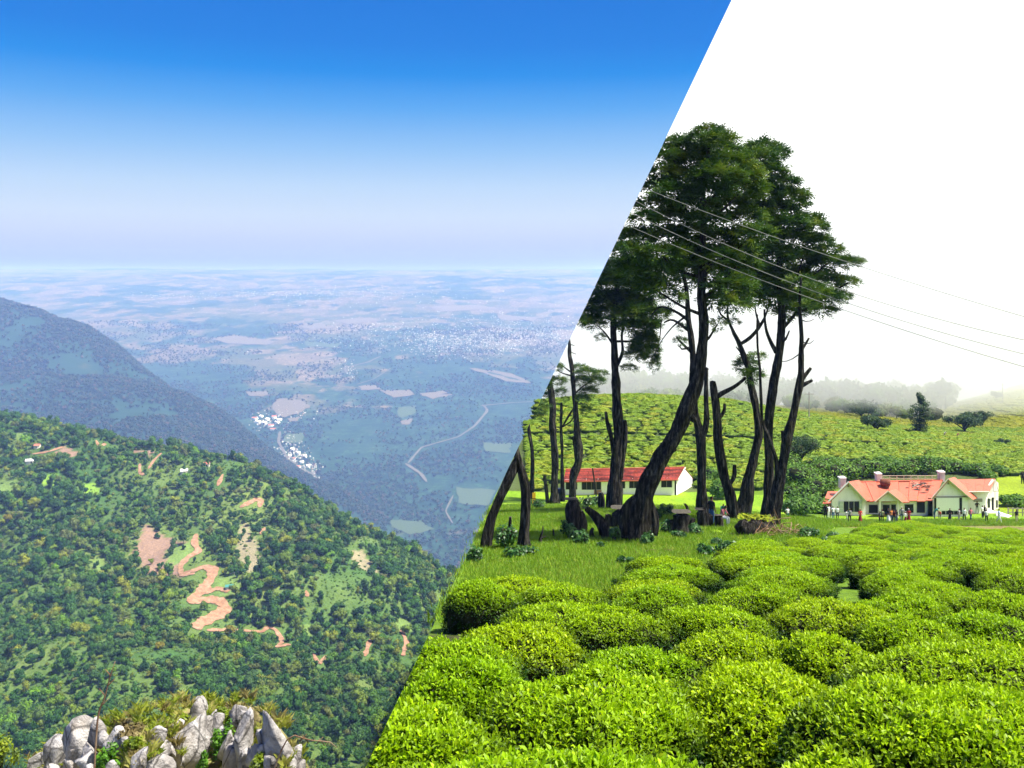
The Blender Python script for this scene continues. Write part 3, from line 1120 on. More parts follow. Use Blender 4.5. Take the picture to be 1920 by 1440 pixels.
def leaves_mesh(C, ax, u, r, sx, sy, sz, leaf):
    """C in unit bush space; returns leaf mesh in metres for bush scale (sx,sy,sz)"""
    S = np.array([sx, sy, sz])
    C = C * S
    ns = len(C)
    k = 5
    ref = np.where(np.abs(ax[:, :1]) < .8, np.array([[1.0, 0, 0]]), np.array([[0, 1.0, 0]]))
    e1 = np.cross(ax, ref)
    e1 /= np.linalg.norm(e1, axis=1, keepdims=True)
    e2 = np.cross(ax, e1)
    th = r.uniform(0, 6.28, (ns, 1)) + np.arange(k)[None, :] * 2.4 + r.normal(0, .3, (ns, k))
    spread = np.array([.35, .7, 1.0, 1.2, 1.35])[None, :] + r.normal(0, .2, (ns, k))
    out = np.cos(th)[..., None] * e1[:, None] + np.sin(th)[..., None] * e2[:, None]
    d = ax[:, None] * np.cos(spread)[..., None] + out * np.sin(spread)[..., None]
    side_ = np.cross(d, ax[:, None])
    side_ /= np.linalg.norm(side_, axis=2, keepdims=True) + 1e-9
    nor = np.cross(side_, d)
    L = leaf * r.uniform(.65, 1.25, (ns, k, 1)) * np.array([.7, .85, 1, 1.05, 1])[None, :, None]
    Wd = L * r.uniform(.34, .48, (ns, k, 1))
    base = C[:, None] - ax[:, None] * leaf * np.array([0, .25, .5, .8, 1.1])[None, :, None]
    mid = base + d * L * .55 + nor * L * .06
    tip = base + d * L - ax[:, None] * L * .10 * r.uniform(0, 2, (ns, k, 1))
    v0 = base
    v1 = mid + side_ * Wd * .5 + nor * L * .05
    v2 = tip
    v3 = mid - side_ * Wd * .5 + nor * L * .05
    V = np.stack([v0, v1, v2, v3, mid - nor * L * .04], 2).reshape(-1, 3)
    n = ns * k
    i = np.arange(n)[:, None] * 5
    Fc = np.concatenate([np.hstack([i, i + 1, i + 4]), np.hstack([i + 1, i + 2, i + 4]), np.hstack([i + 2, i + 3, i + 4]), np.hstack([i + 3, i, i + 4])])
    me = mesh_np('tea_leaves', V, Fc)
    yg = np.clip(1.06 - 1.0 * np.clip(u, 0, 1.3) ** 4.5, 0.02, 1)[:, None] * np.array([1.05, 1, .85, .62, .45])[None, :] * r.uniform(.55, 1.15, (ns, k))  # flank leaves are older; the flank's shade is also put into this tone
    rn = r.random((ns, k))
    ccol = np.stack([np.clip(yg, 0, 1), rn, 0 * rn], 2).reshape(-1, 3)
    vcol(me, 'leaf', np.repeat(ccol, 5, axis=0))
    return me


BUSHES = []   # (px, D, rx, ry, h, label)
near_bushes = [
    (1045, 4.75, 1.28, .62, .86, 'broad tea bush with yellow shoots filling the very bottom of the picture'),
    (772, 5.9, .62, .62, .88, 'bright tea bush at the cut edge just above the nearest bush'),
    (1120, 6.75, .95, .92, .90, 'large domed tea bush behind the nearest yellow shoots'),
    (875, 7.7, .66, .55, .86, 'small rounded tea bush by the cut edge beside the large dome'),
    (850, 9.4, .85, .58, .84, 'tea bush at the cut edge behind the small rounded one'),
    (975, 10.6, 1.0, .62, .84, 'low wide tea bush just in front of the flat topped one'),
    (1090, 12.5, 1.28, .78, .90, 'wide flat topped tea bush standing apart with dark shadowed flank'),
    (1430, 6.9, .72, 1.0, .90, 'large tea bush in the middle of the field'),
    (1565, 5.2, .40, .42, .74, 'small tea bush with long pale shoots at the bottom edge'),
    (1800, 6.1, 1.15, .95, .94, 'biggest tea bush in the bottom corner of the field'),
    (1790, 8.9, 1.15, .72, .86, 'long tea bush behind the biggest corner bush'),
    (1545, 9.7, .62, .62, .84, 'dark sided round tea bush in the mid field'),
    (1660, 7.4, .42, .5, .8, 'narrow tea bush wedged against the biggest corner bush'),
    (1340, 12.6, .95, .62, .86, 'tea bush beside the grassy gap in the mid field'),
    (1560, 13.2, 1.15, .7, .88, 'tea bush with shaded front behind the dark sided round one'),
    (1370, 10.2, .80, .52, .84, 'low tea bush in front of the grassy gap'),
    (1195, 9.3, .72, .48, .80, 'tea bush tucked behind the large dome'),
    (1850, 11.8, .95, .70, .84, 'tea bush by the frame edge behind the long one'),
    (1700, 11.4, .70, .55, .82, 'tea bush between the long one and the mid field'),
    (905, 15.6, .78, .48, .95, 'dark fronted tea bush at the cut edge beside the meadow'),
    (1060, 16.6, .95, .52, .80, 'tea bush with a big pale leaf on it at the meadow edge'),
    (1230, 15.8, .95, .55, .82, 'tea bush near the meadow edge above the grassy gap'),
    (1420, 15.8, 1.05, .55, .84, 'tea bush at mid field under the lone dark shrubs'),
    (1690, 14.2, .95, .62, .84, 'round tea bush at the far side of the grassy path'),
    (1880, 14.8, 1.05, .62, .84, 'tea bush at the frame edge in the fourth row'),
    (960, 4.2, .9, .5, .86, 'tea bush mostly below the frame at the cut edge'),
    (1330, 4.4, .9, .45, .70, 'tea bush mostly below the frame in the middle'),
    (1700, 4.6, .8, .4, .72, 'tea bush mostly below the frame toward the corner'),
]
for t in near_bushes:
    p = W(t[0], 720, t[1])
    BUSHES.append((p[0], p[1], t[2], t[3], t[4], t[5]))
# the rows further out
rows_done = []
Dk = 17.8
ri = 0
ORD = ['first', 'second', 'third', 'fourth', 'fifth', 'sixth', 'seventh', 'eighth', 'ninth', 'tenth', 'eleventh', 'twelfth', 'thirteenth', 'fourteenth', 'fifteenth', 'sixteenth', 'seventeenth', 'eighteenth', 'nineteenth', 'twentieth'] + ['twenty-' + w for w in ('first', 'second', 'third', 'fourth', 'fifth', 'sixth', 'seventh', 'eighth', 'ninth')] + ['hindmost'] * 20
while Dk < 78:
    cnt = 0
    half = 1.15 + Dk * .004
    xk = -6.0 + rng.uniform(0, 2)
    while xk < Dk * .62:
        x = xk + rng.normal(0, .22)
        y = Dk + rng.normal(0, .22)
        zt = gz1(x, y)
        px, py = PX(np.array([x, y, zt + .4]))
        ok = side(np.array([x, y, zt])) > -.3 and px < 1990 and not (is_meadow(px - 14, py) or is_meadow(px + 14, py)) and not (py < 1004 and px < 1560)
        ok = ok and not (py < 990)
        if px < 1250 and y > 19.5:
            ok = False
        if ok:
            BUSHES.append((x, y, half * rng.uniform(.82, 1.12), half * rng.uniform(.55, .72), rng.uniform(.74, .95), 'clipped tea bush in the %s far row behind the near bushes, %s from the left' % (ORD[ri], ORD[cnt])))
            cnt += 1
        xk += half * 2.3
    Dk += 1.9 + Dk * .008
    ri += 1

variants = []
for i in range(7):
    body, lv = bush_meshes(900 + i, 17000)
    body.materials.append(M_TWIG)
    C, ax, u, r = lv
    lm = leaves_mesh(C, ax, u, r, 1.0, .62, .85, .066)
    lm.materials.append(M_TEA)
    variants.append((body, lm))
tg = 'clipped tea bushes in the field before the houses'
n_bush = 0
for i, (x, y, rx, ry, h, lab) in enumerate(BUSHES):
    z = gz1(x, y) - .03
    rx, ry, h = rx * .94, ry * .85, h * 1.0
    z -= .1
    root = empty('tea_bush', (x, y, z))
    if lab is None:
        lab = 'waist high clipped tea bush in the far rows between meadow and houses' if y > 30 else 'clipped tea bush in the middle rows of the field'
    tag(root, lab, 'tea bush', tg)
    cut = side(np.array([x - max(rx, ry) * 1.25, y, z])) < .25
    rz = rng.uniform(-.25, .25) + (math.pi if rng.random() < .5 else 0)
    if y < 20 or cut:
        body, lv = bush_meshes(1200 + i, int(np.clip(6800 * (rx * ry + .9 * h * (rx + ry)) * (1.6 if y < 8 else 1.0), 5000, 32000)))
        C, ax, u, r = lv
        lf = 0.064
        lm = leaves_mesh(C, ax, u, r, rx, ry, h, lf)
        bv = verts_of(body) * np.array([rx, ry, h])
        body.vertices.foreach_set('co', bv.astype(np.float32).ravel())
        body.update()
        if cut:
            rz = 0.0
            for me_ in (body, lm):
                me_.transform(Matrix.Translation((x, y, z)))
                clip_front(me_, True)
                me_.transform(Matrix.Translation((-x, -y, -z)))
        ob = obj('stems_or_core', body, M_TWIG, root)
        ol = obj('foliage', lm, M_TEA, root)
    else:
        body, lm = variants[i % 7]
        ob = obj('stems_or_core', body, None, root)
        ob.scale = (rx, ry, h)
        ol = obj('foliage', lm, None, root)
        ol.scale = (rx, ry / .62, h / .85)
    root.rotation_euler = (0, 0, rz)
    n_bush += 1

# ---- tea rows on the hill behind
hp = []
for i in range(4):
    body, lv = bush_meshes(700 + i, 300)
    C, ax, u, r = lv
    V, Fq = leaf_quads(np.repeat(C, 3, 0) + r.normal(0, .06, (len(C) * 3, 3)), np.repeat(ax, 3, 0), .30, .17, r, .5)
    bv = verts_of(body)
    bf = np.array([p.vertices[:] for p in body.polygons])
    me_ = mesh_np('tea_mound', np.vstack([bv * 1.03, V]), np.vstack([bf, Fq + len(bv)]))
    me_.materials.append(None)
    hp.append(me_)
b = MB('hill_tea', 0.6, 0.25)
rn = b.rand()
geo = b.n('ShaderNodeNewGeometry')
ovs = b.n('ShaderNodeSeparateXYZ')
b.l(b.coord('Object'), ovs.inputs[0])
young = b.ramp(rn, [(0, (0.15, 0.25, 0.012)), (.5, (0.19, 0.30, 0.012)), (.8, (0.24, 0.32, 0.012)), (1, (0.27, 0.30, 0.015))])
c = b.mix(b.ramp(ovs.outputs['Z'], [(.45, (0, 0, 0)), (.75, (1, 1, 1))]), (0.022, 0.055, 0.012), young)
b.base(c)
b.translucent(c, .25)
M_HTEA = b.m
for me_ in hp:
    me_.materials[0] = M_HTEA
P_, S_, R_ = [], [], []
yy = 129.0
while yy < 262:
    xk = 2.0
    rowy = yy
    wl = 1.0 + (yy - 129) * .004
    while xk < yy * .62:
        ln = rng.uniform(.8, 2.3)
        x = xk + ln
        y = rowy + 1.2 * math.sin(x * .03 + yy * .02) + rng.normal(0, .12)
        P_.append((x, y, 0))
        S_.append((ln * .97, .62 * wl * rng.uniform(.85, 1.1), rng.uniform(.75, 1.05)))
        R_.append((0, 0, rng.normal(0, .07)))
        xk += 2 * ln + rng.uniform(.0, .35)
    yy += 1.42 * wl + (1.8 if abs(yy - 165) < 1.2 else 0)
P_, S_, R_ = np.array(P_), np.array(S_), np.array(R_)
P_[:, 2] = gz(P_[:, 0], P_[:, 1])
px, py = PX(P_)
keep = (side(P_) > .4) & (px < 1980)
keep &= ~in_poly(px, py, [(1470, 990), (1470, 880), (1560, 865), (1800, 880), (1830, 900), (1930, 890), (1930, 990)])
keep &= ~((P_[:, 1] < 136) & (px < 1320) & (px > 1040))
P_, S_, R_ = P_[keep], S_[keep], R_[keep]
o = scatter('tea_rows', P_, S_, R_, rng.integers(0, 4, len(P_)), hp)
tag(o, 'closely clipped rows of tea covering the hill behind the houses', 'tea rows')
N_ROWS = len(P_)
# coarser rows on the farther slopes
P_, S_ = [], []
yy = 262.0
while yy < 440:
    xk = 4.0
    while xk < yy * .62:
        ln = rng.uniform(1.4, 3.4)
        P_.append((xk + ln, yy + rng.normal(0, .2), 0))
        S_.append((ln, 1.25, .9))
        xk += 2 * ln + rng.uniform(0, .5)
    yy += 3.0 + (3.5 if int(yy / 3) % 9 == 0 else 0)
P_, S_ = np.array(P_), np.array(S_)
P_[:, 2] = gz(P_[:, 0], P_[:, 1])
px, py = PX(P_)
keep = (side(P_) > 1) & (px < 1990)
P_, S_ = P_[keep], S_[keep]
b = MB('far_hill_tea', 0.6, 0.2)
c = b.ramp(b.rand(), [(0, (0.24, 0.28, 0.015)), (1, (0.34, 0.34, 0.02))])
b.base(c)
b.translucent(c, .25)
hp2 = []
for me_ in hp:
    q_ = me_.copy()
    q_.materials.clear()
    q_.materials.append(b.m)
    hp2.append(q_)
o = scatter('far_tea_rows', P_, S_, np.zeros_like(P_), rng.integers(0, 4, len(P_)), hp2)
tag(o, 'tea rows on the misty slopes beyond the hill crest', 'tea rows')

# ---- meadow grass
gp = []
for i in range(3):
    r = np.random.default_rng(50 + i)
    V, Fc = [], []
    for k in range(16):
        a = r.uniform(0, 6.28)
        bx, by = r.normal(0, .10, 2)
        h = r.uniform(.05, .13)
        w = .009
        lx, ly = r.normal(0, .05, 2)
        n0 = len(V)
        V += [(bx - w * math.cos(a), by - w * math.sin(a), -.02), (bx + w * math.cos(a), by + w * math.sin(a), -.02), (bx + lx, by + ly, h)]
        Fc.append((n0, n0 + 1, n0 + 2))
    gp.append(mesh_np('tuft', V, Fc))
b = MB('grass_blades', 0.6, 0.2)
c = b.ramp(b.rand(), [(0, (0.10, 0.215, 0.010)), (.5, (0.16, 0.30, 0.012)), (.85, (0.22, 0.33, 0.015)), (1, (0.30, 0.30, 0.05))])
b.base(c)
b.translucent(c, .3)
M_GRASS = b.m
for g_ in gp:
    g_.materials.append(M_GRASS)
nq = 130000
gy_ = 17 + 88 * rng.random(nq) ** 1.5
gx_ = rng.uniform(-.10, .60, nq) * gy_
P_ = np.stack([gx_, gy_, gz(gx_, gy_)], 1)
px, py = PX(P_)
keep = (side(P_) > .3) & (is_meadow(px, py) | ((py > 1030) & (px < 1330) & (gy_ > 16.5))) & (vnoise(gx_ * .8, gy_ * .5, 8) > .15)
P_ = P_[keep]
n = len(P_)
s = rng.uniform(.7, 1.6, n) * (1 + P_[:, 1] / 90)
o = scatter('grass', P_, np.stack([s, s, s * .8], 1), np.stack([0 * s, 0 * s, rng.uniform(0, 6.28, n)], 1), rng.integers(0, 3, n), gp)
tag(o, 'short bright green meadow grass around the old trees', 'grass')

# ---- mist on the hills
mistm = bpy.data.materials.new('mist_air')
mistm.use_nodes = True
ht = mistm.node_tree
for n_ in list(ht.nodes):
    ht.nodes.remove(n_)
ho = ht.nodes.new('ShaderNodeOutputMaterial')
hv_ = ht.nodes.new('ShaderNodeVolumePrincipled')
hv_.inputs['Color'].default_value = (0.98, 0.99, 0.98, 1)
hv_.inputs['Density'].default_value = 0.010
ht.links.new(hv_.outputs[0], ho.inputs['Volume'])
mv = []
low = 750
for (pyy, D) in ((low + 38, 310), (low + 4, 268), (low - 60, 245), (low - 160, 255), (low - 290, 300), (low - 340, 400), (low - 300, 450), (low + 45, 455)):
    mv.append(W(1372 - 687 * pyy / 1440 + 1.5, pyy, D))
    mv.append(W(2010, pyy, D))
bm = bmesh.new()
for q in mv:
    bm.verts.new(q)
hull = bmesh.ops.convex_hull(bm, input=bm.verts[:])
bmesh.ops.delete(bm, geom=[g_ for g_ in hull['geom_interior'] if isinstance(g_, bmesh.types.BMVert)], context='VERTS')
bmesh.ops.recalc_face_normals(bm, faces=bm.faces[:])
me_ = bpy.data.meshes.new('mist')
bm.to_mesh(me_)
bm.free()
tag(obj('mist', me_, mistm), 'white mist bank drifting over the hill crest', 'mist', kind='stuff')
# ------------------------------------------------------------------ old trees
b = MB('bark', 0.95, 0.05)
vv = b.coord('Object', (1, 1, .16))
n0 = b.noise(vv, 7.0, 6, 0.7)
n1_ = b.noise(b.coord('Object'), 1.1, 4, 0.6)
c = b.ramp(n0, [(0.32, (0.003, 0.0027, 0.0025)), (0.46, (0.013, 0.012, 0.011)), (0.58, (0.055, 0.05, 0.044)), (0.74, (0.19, 0.175, 0.155))])
c = b.mix(b.ramp(n1_, [(0.55, (0, 0, 0)), (0.72, (.55, .55, .55))]), c, (0.025, 0.033, 0.010))
b.base(c)
b.bump(n0, 1.0, 0.22)
M_BARK = b.m
b = MB('cut_wood', 0.9, 0.15)
b.base(b.ramp(b.noise(b.coord(), 9, 4), [(0.3, (0.03, 0.026, 0.02)), (0.7, (0.10, 0.09, 0.07))]))
M_CUT = b.m


def tube_np(path, rad, ring=18, flute=.16, seed=0, closed=True, res=None):
    """path Nx3, rad N -> verts, quads (rings capped by a centre fan as degenerate-free tris kept separate)"""
    P = np.asarray(path, float)
    R = np.asarray(rad, float)
    seg = np.linalg.norm(np.diff(P, axis=0), axis=1)
    s = np.concatenate([[0], np.cumsum(seg)])
    res = res or max(.12, R.mean() * .5)
    m = max(4, int(s[-1] / res))
    q = np.linspace(0, s[-1], m)

    def cr(v):
        out = np.empty(len(q))
        for k, t in enumerate(q):
            i = int(np.clip(np.searchsorted(s, t) - 1, 0, len(s) - 2))
            u = (t - s[i]) / (s[i + 1] - s[i] + 1e-9)
            p0, p1, p2, p3 = v[max(i - 1, 0)], v[i], v[i + 1], v[min(i + 2, len(v) - 1)]
            out[k] = .5 * (2 * p1 + (p2 - p0) * u + (2 * p0 - 5 * p1 + 4 * p2 - p3) * u * u + (3 * p1 - p0 - 3 * p2 + p3) * u ** 3)
        return out
    C = np.stack([cr(P[:, i]) for i in range(3)], 1)
    rr = np.maximum(np.interp(q, s, R), .004) * (1 - 1.45 * flute)
    if flute > .2:
        rr = rr * (.9 + .28 * vnoise(q * .9, q * 0 + seed, seed))
        C[1:-1, 0] += ((vnoise(q * .55, q * 0 + 3.3, seed + 5) - .5) * rr.mean() * .9)[1:-1]
    T = np.gradient(C, axis=0)
    T /= np.linalg.norm(T, axis=1, keepdims=True) + 1e-9
    a = np.array([0, 1.0, 0])
    e1 = np.cross(T, a)
    e1 /= np.linalg.norm(e1, axis=1, keepdims=True) + 1e-9
    e2 = np.cross(T, e1)
    th = np.linspace(0, 2 * np.pi, ring + 1)[:-1]
    r_ = np.random.default_rng(seed)
    ph = r_.uniform(0, 6.28, 4)
    tw = r_.uniform(-.25, .25)
    TH, Q = np.meshgrid(th, q)
    f = 1 + flute * (.5 * np.sin(5 * TH + ph[0] + tw * Q * 2) + .35 * np.sin(8 * TH + ph[1] - tw * Q * 3 + np.sin(Q * 1.3)) + .5 * np.sin(3 * TH + ph[2] + Q * .6)) * .6
    f += flute * .5 * (fbm(TH * 2.2 + seed, Q * 1.6, 3, seed) - .5) * 2
    V = C[:, None] + (np.cos(TH)[..., None] * e1[:, None] + np.sin(TH)[..., None] * e2[:, None]) * (rr[:, None] * f)[..., None]
    V = V.reshape(-1, 3)
    Fc = [(i * ring + j, i * ring + (j + 1) % ring, (i + 1) * ring + (j + 1) % ring, (i + 1) * ring + j) for i in range(m - 1) for j in range(ring)]
    Fc = np.array(Fc)
    # ragged cap on both ends
    caps = []
    for e in (0, m - 1):
        k = len(V)
        V = np.vstack([V, C[e] + T[e] * (rr[e] * (.35 if e else -.35))])
        for j in range(ring):
            i0, i1 = e * ring + j, e * ring + (j + 1) % ring
            caps.append((i0, i1, k, k) if e else (i1, i0, k, k))
    return V, np.vstack([Fc, np.array(caps)])


def merge(parts):
    Vs, Ft = [], []
    off = 0
    for V, Fc in parts:
        Fc = np.asarray(Fc)
        Vs.append(V)
        if Fc.shape[1] == 4:
            t1, t2 = Fc[:, :3], Fc[:, [0, 2, 3]]
            ok = Fc[:, 2] != Fc[:, 3]
            Ft.append(t1 + off)
            Ft.append(t2[ok] + off)
        else:
            Ft.append(Fc + off)
        off += len(V)
    return np.vstack(Vs), np.vstack(Ft)


def pxpath(pts, D, dd=None):
    """picture points at depth D (+ offsets) -> world path; pts (x, y, width_px[, depth offset])"""
    out, rad = [], []
    for p in pts:
        d = D + (p[3] if len(p) > 3 else 0)
        out.append(W(p[0], p[1], d))
        rad.append(p[2] * .5 / F * d)
    return np.array(out), np.array(rad)


def spray_np(C, A, L, r, nl=7):
    """feathery conifer sprays: centres C, axis A (unit), length L"""
    n = len(C)
    ref = r.normal(0, 1, (n, 3)) * .35 + np.array([0, 0, 1.0])
    S = np.cross(A, ref)
    S /= np.linalg.norm(S, axis=1, keepdims=True) + 1e-9
    U = np.cross(S, A)
    Vs = []
    for k in range(nl):
        t = (k + .3) / nl
        sg = 1 if k % 2 else -1
        base = C + A * (L * t)[:, None] - U * (L * .10 * t * t)[:, None]
        ll = L * (.62 - .40 * t) * r.uniform(.7, 1.25, n)
        d = A * .75 + S * sg * .8 + U * r.uniform(-.25, .35, (n, 1))
        d /= np.linalg.norm(d, axis=1, keepdims=True)
        tip = base + d * ll[:, None] - np.array([0, 0, 1.0]) * (ll * .12)[:, None]
        wv = (A * .9 - S * sg * .4)
        w = (ll * .20)[:, None]
        Vs.append(np.stack([base, base + d * ll[:, None] * .5 + wv * w, tip, base + d * ll[:, None] * .5 - wv * w * .8 + U * w * .3], 1))
    V = np.stack(Vs, 1).reshape(-1, 3)
    m = n * nl
    i = np.arange(m)[:, None] * 4
    return V, np.hstack([i, i + 1, i + 2, i + 3])


def crown_np(blobs, D, seed, dens=1.0, L=.85):
    r = np.random.default_rng(seed)
    parts = []
    for bl in blobs:
        x, y, rx, ry = bl[:4]
        dd = bl[4] if len(bl) > 4 else r.uniform(-2.2, 2.2)
        d = D + dd
        c = W(x, y, d)
        a, h = rx / F * d, ry / F * d
        dp = max(a * .8, 1.0)
        n = int(dens * 105 * (a * h + .5 * a * dp + .5 * h * dp)) + 8
        v = r.normal(0, 1, (n, 3))
        v /= np.linalg.norm(v, axis=1, keepdims=True)
        v[:, 2] = np.where(r.random(n) < .62, np.abs(v[:, 2]), v[:, 2])
        rad = r.uniform(.35, .95, (n, 1)) ** .6
        C = c + v * rad * np.array([a, dp, h]) * .86
        A = v * np.array([1, 1, .35]) + np.array([0, 0, .12]) + r.normal(0, .35, (n, 3)) * np.array([1, 1, .5])
        A /= np.linalg.norm(A, axis=1, keepdims=True)
        ll = L * r.uniform(.55, 1.15, n)
        ll = np.minimum(ll, .45 * (a + h))
        parts.append(spray_np(C, A, ll, r))
    V, Ft = merge(parts)
    return V, Ft


b = MB('cypress_needles', 0.65, 0.2)
vv = b.coord('Object')
c = b.ramp(b.noise(vv, 0.9, 4, 0.6), [(0.3, (0.014, 0.045, 0.010)), (0.48, (0.042, 0.098, 0.013)), (0.62, (0.11, 0.17, 0.015)), (0.78, (0.19, 0.21, 0.018))])
b.base(c)
b.translucent(c, .22)
M_NEEDLE = b.m


def put_world(name, V, Fc, m, parent, smooth=False, clip=True):
    """mesh given in world coordinates under a parent at parent.location"""
    me = mesh_np(name, V, Fc, smooth)
    if clip:
        s = side(V)
        if s.min() < 0:
            clip_front(me, True)
    me.transform(Matrix.Translation(-parent.location))
    return obj(name, me, m, parent)


def old_tree(base, label, trunks, blobs=None, seed=0, dens=1.0, L=.85, twigs=(), cat='tree', ring=30, D=None, name='old_tree'):
    g = ghit(*base)
    D = D or g[1]
    root = empty(name, W(base[0], base[1], D))
    tag(root, label, cat, 'old trees on the meadow' if cat == 'tree' else None)
    parts, limbs = [], []
    for k, t in enumerate(trunks):
        P, R = pxpath(t, D)
        parts.append(tube_np(P, R, ring if k == 0 else 20, .31, seed * 10 + k))
    V, Ft = merge(parts)
    put_world('trunk', V, Ft, M_BARK, root, True)
    if twigs:
        for k, t in enumerate(twigs):
            P, R = pxpath(t, D)
            V, Ft = merge([tube_np(P, R, 7, .1, seed * 31 + k, res=.25)])
            put_world('limb', V, Ft, M_BARK, root, True)
    if blobs:
        V, Ft = crown_np(blobs, D, seed, dens, L)
        put_world('crown', V, Ft, M_NEEDLE, root)
    return root


def diag(y):
    return 1372 - 687 * y / 1440


def limbs_from(stem, tips, w0=9, seed=0):
    """thin limbs from stem points to blob centres"""
    r = np.random.default_rng(seed)
    out = []
    for (x, y), (sx, sy) in tips:
        mx, my = (x + sx) / 2 + r.uniform(-8, 8), (y + sy) / 2 + r.uniform(0, 14)
        out.append([(sx, sy, w0), (mx, my, w0 * .65, r.uniform(-1, 1)), (x, y, 3, r.uniform(-2, 2))])
    return out


# the big leaning tree
main_blobs = [(1330, 247, 30, 9), (1345, 262, 36, 12), (1312, 262, 30, 10), (1262, 268, 24, 10), (1290, 280, 42, 15), (1345, 284, 45, 16), (1250, 298, 34, 14), (1300, 304, 50, 18), (1362, 310, 48, 18),
              (1240, 325, 30, 14), (1285, 335, 46, 17), (1345, 335, 52, 18), (1232, 352, 32, 14), (1395, 330, 40, 17), (1390, 358, 46, 17), (1330, 362, 46, 16), (1265, 365, 44, 14), (1225, 385, 34, 14), (1300, 388, 50, 15), (1365, 385, 46, 14),
              (1212, 412, 30, 14), (1262, 412, 44, 15), (1325, 412, 40, 14), (1200, 445, 32, 16), (1250, 445, 44, 16), (1300, 440, 42, 15), (1190, 475, 30, 15), (1240, 478, 46, 17), (1292, 470, 40, 16), (1345, 450, 42, 16), (1340, 485, 44, 17),
              (1185, 505, 34, 16), (1235, 508, 44, 16), (1290, 505, 42, 17), (1342, 515, 42, 17), (1380, 470, 38, 16), (1385, 500, 38, 17), (1225, 540, 36, 12), (1370, 540, 44, 18), (1345, 565, 34, 12), (1380, 572, 30, 14), (1347, 608, 14, 12), (1400, 410, 40, 14), (1410, 440, 42, 15)]
main_trunk = [(1193, 1016, 92), (1196, 990, 74), (1203, 955, 62), (1212, 915, 60), (1236, 868, 58), (1264, 822, 52), (1285, 765, 46), (1304, 715, 40), (1314, 660, 31), (1317, 600, 27), (1318, 520, 25), (1316, 440, 20), (1322, 360, 15), (1332, 275, 8)]
old_tree((1195, 1014), 'tallest dark tree with a thick trunk leaning and bending upright from a broad base', [main_trunk, [(1175, 1008, 40), (1168, 975, 44), (1180, 945, 30), (1195, 930, 20)], [(1222, 1000, 34), (1226, 970, 30), (1215, 935, 24)], [(1238, 880, 26), (1250, 850, 24), (1268, 842, 10)], [(1288, 770, 26), (1305, 790, 14)]],
         main_blobs, 1, 1.25, .9,
         limbs_from(None, [((1262, 300), (1322, 350)), ((1395, 330), (1320, 380)), ((1390, 358), (1318, 420)), ((1250, 445), (1316, 480)), ((1240, 478), (1317, 520)), ((1340, 485), (1317, 530)), ((1225, 540), (1316, 590)), ((1380, 500), (1318, 560)), ((1265, 365), (1318, 410)), ((1345, 608), (1318, 640)), ((1410, 440), (1316, 500))], 9, 3), ring=34)
# tree behind with twin limbs
old_tree((1318, 962), 'dark tree forking low beside the tallest leaning one', [[(1318, 965, 38), (1318, 920, 30), (1318, 865, 27), (1314, 815, 28), (1304, 775, 22), (1299, 720, 20), (1297, 650, 20), (1290, 590, 18), (1286, 540, 13), (1280, 470, 8)], [(1315, 820, 20), (1324, 790, 17), (1323, 740, 16), (1326, 690, 12)]],
         [(1262, 560, 26, 10), (1240, 585, 20, 9), (1285, 530, 30, 14), (1310, 480, 40, 18), (1262, 500, 36, 16), (1275, 640, 12, 9), (1280, 615, 10, 8)], 2, .9, .8,
         [[(1290, 600, 9), (1268, 585, 6), (1240, 575, 4), (1222, 590, 2.5)], [(1292, 620, 8), (1262, 600, 5), (1245, 605, 3)], [(1296, 660, 7), (1275, 640, 5), (1268, 632, 3)], [(1288, 560, 8), (1270, 545, 5), (1258, 540, 3)], [(1297, 650, 6), (1280, 655, 4), (1272, 648, 2)], [(1290, 590, 6), (1262, 612, 3), (1240, 640, 2), (1232, 660, 1.5)]])
# broken tree sending a limb to its neighbour
old_tree((1374, 975), 'broken topped grey trunk sending a bent limb toward its right neighbour', [[(1376, 985, 48), (1370, 945, 34), (1364, 910, 30), (1355, 862, 29), (1346, 800, 28), (1341, 750, 26), (1336, 715, 16)], [(1343, 745, 18), (1358, 736, 14), (1378, 724, 11), (1398, 708, 9)], [(1362, 915, 12), (1376, 895, 13), (1377, 872, 11)], [(1345, 790, 12), (1357, 770, 10), (1358, 757, 8)]])
# Y-shaped
old_tree((1392, 968), 'tree whose trunk sweeps up from a flared base to a high Y fork', [[(1385, 985, 66), (1394, 955, 46), (1404, 910, 34), (1412, 860, 28), (1421, 810, 25), (1417, 760, 22), (1408, 715, 20), (1396, 670, 17), (1388, 642, 15), (1374, 622, 10), (1364, 600, 8), (1366, 570, 6), (1368, 540, 4)], [(1388, 645, 12), (1408, 632, 10), (1425, 612, 9), (1436, 590, 7), (1445, 560, 5)]],
         [(1400, 685, 20, 16), (1412, 705, 18, 14), (1420, 670, 14, 10), (1370, 545, 34, 16), (1400, 560, 36, 16), (1440, 540, 36, 18), (1395, 520, 40, 16), (1376, 605, 12, 8)], 4, .9, .8, [[(1364, 600, 6), (1352, 590, 4), (1345, 575, 3)], [(1425, 612, 6), (1418, 590, 4), (1415, 570, 3)], [(1396, 670, 4), (1380, 650, 2.5)]])
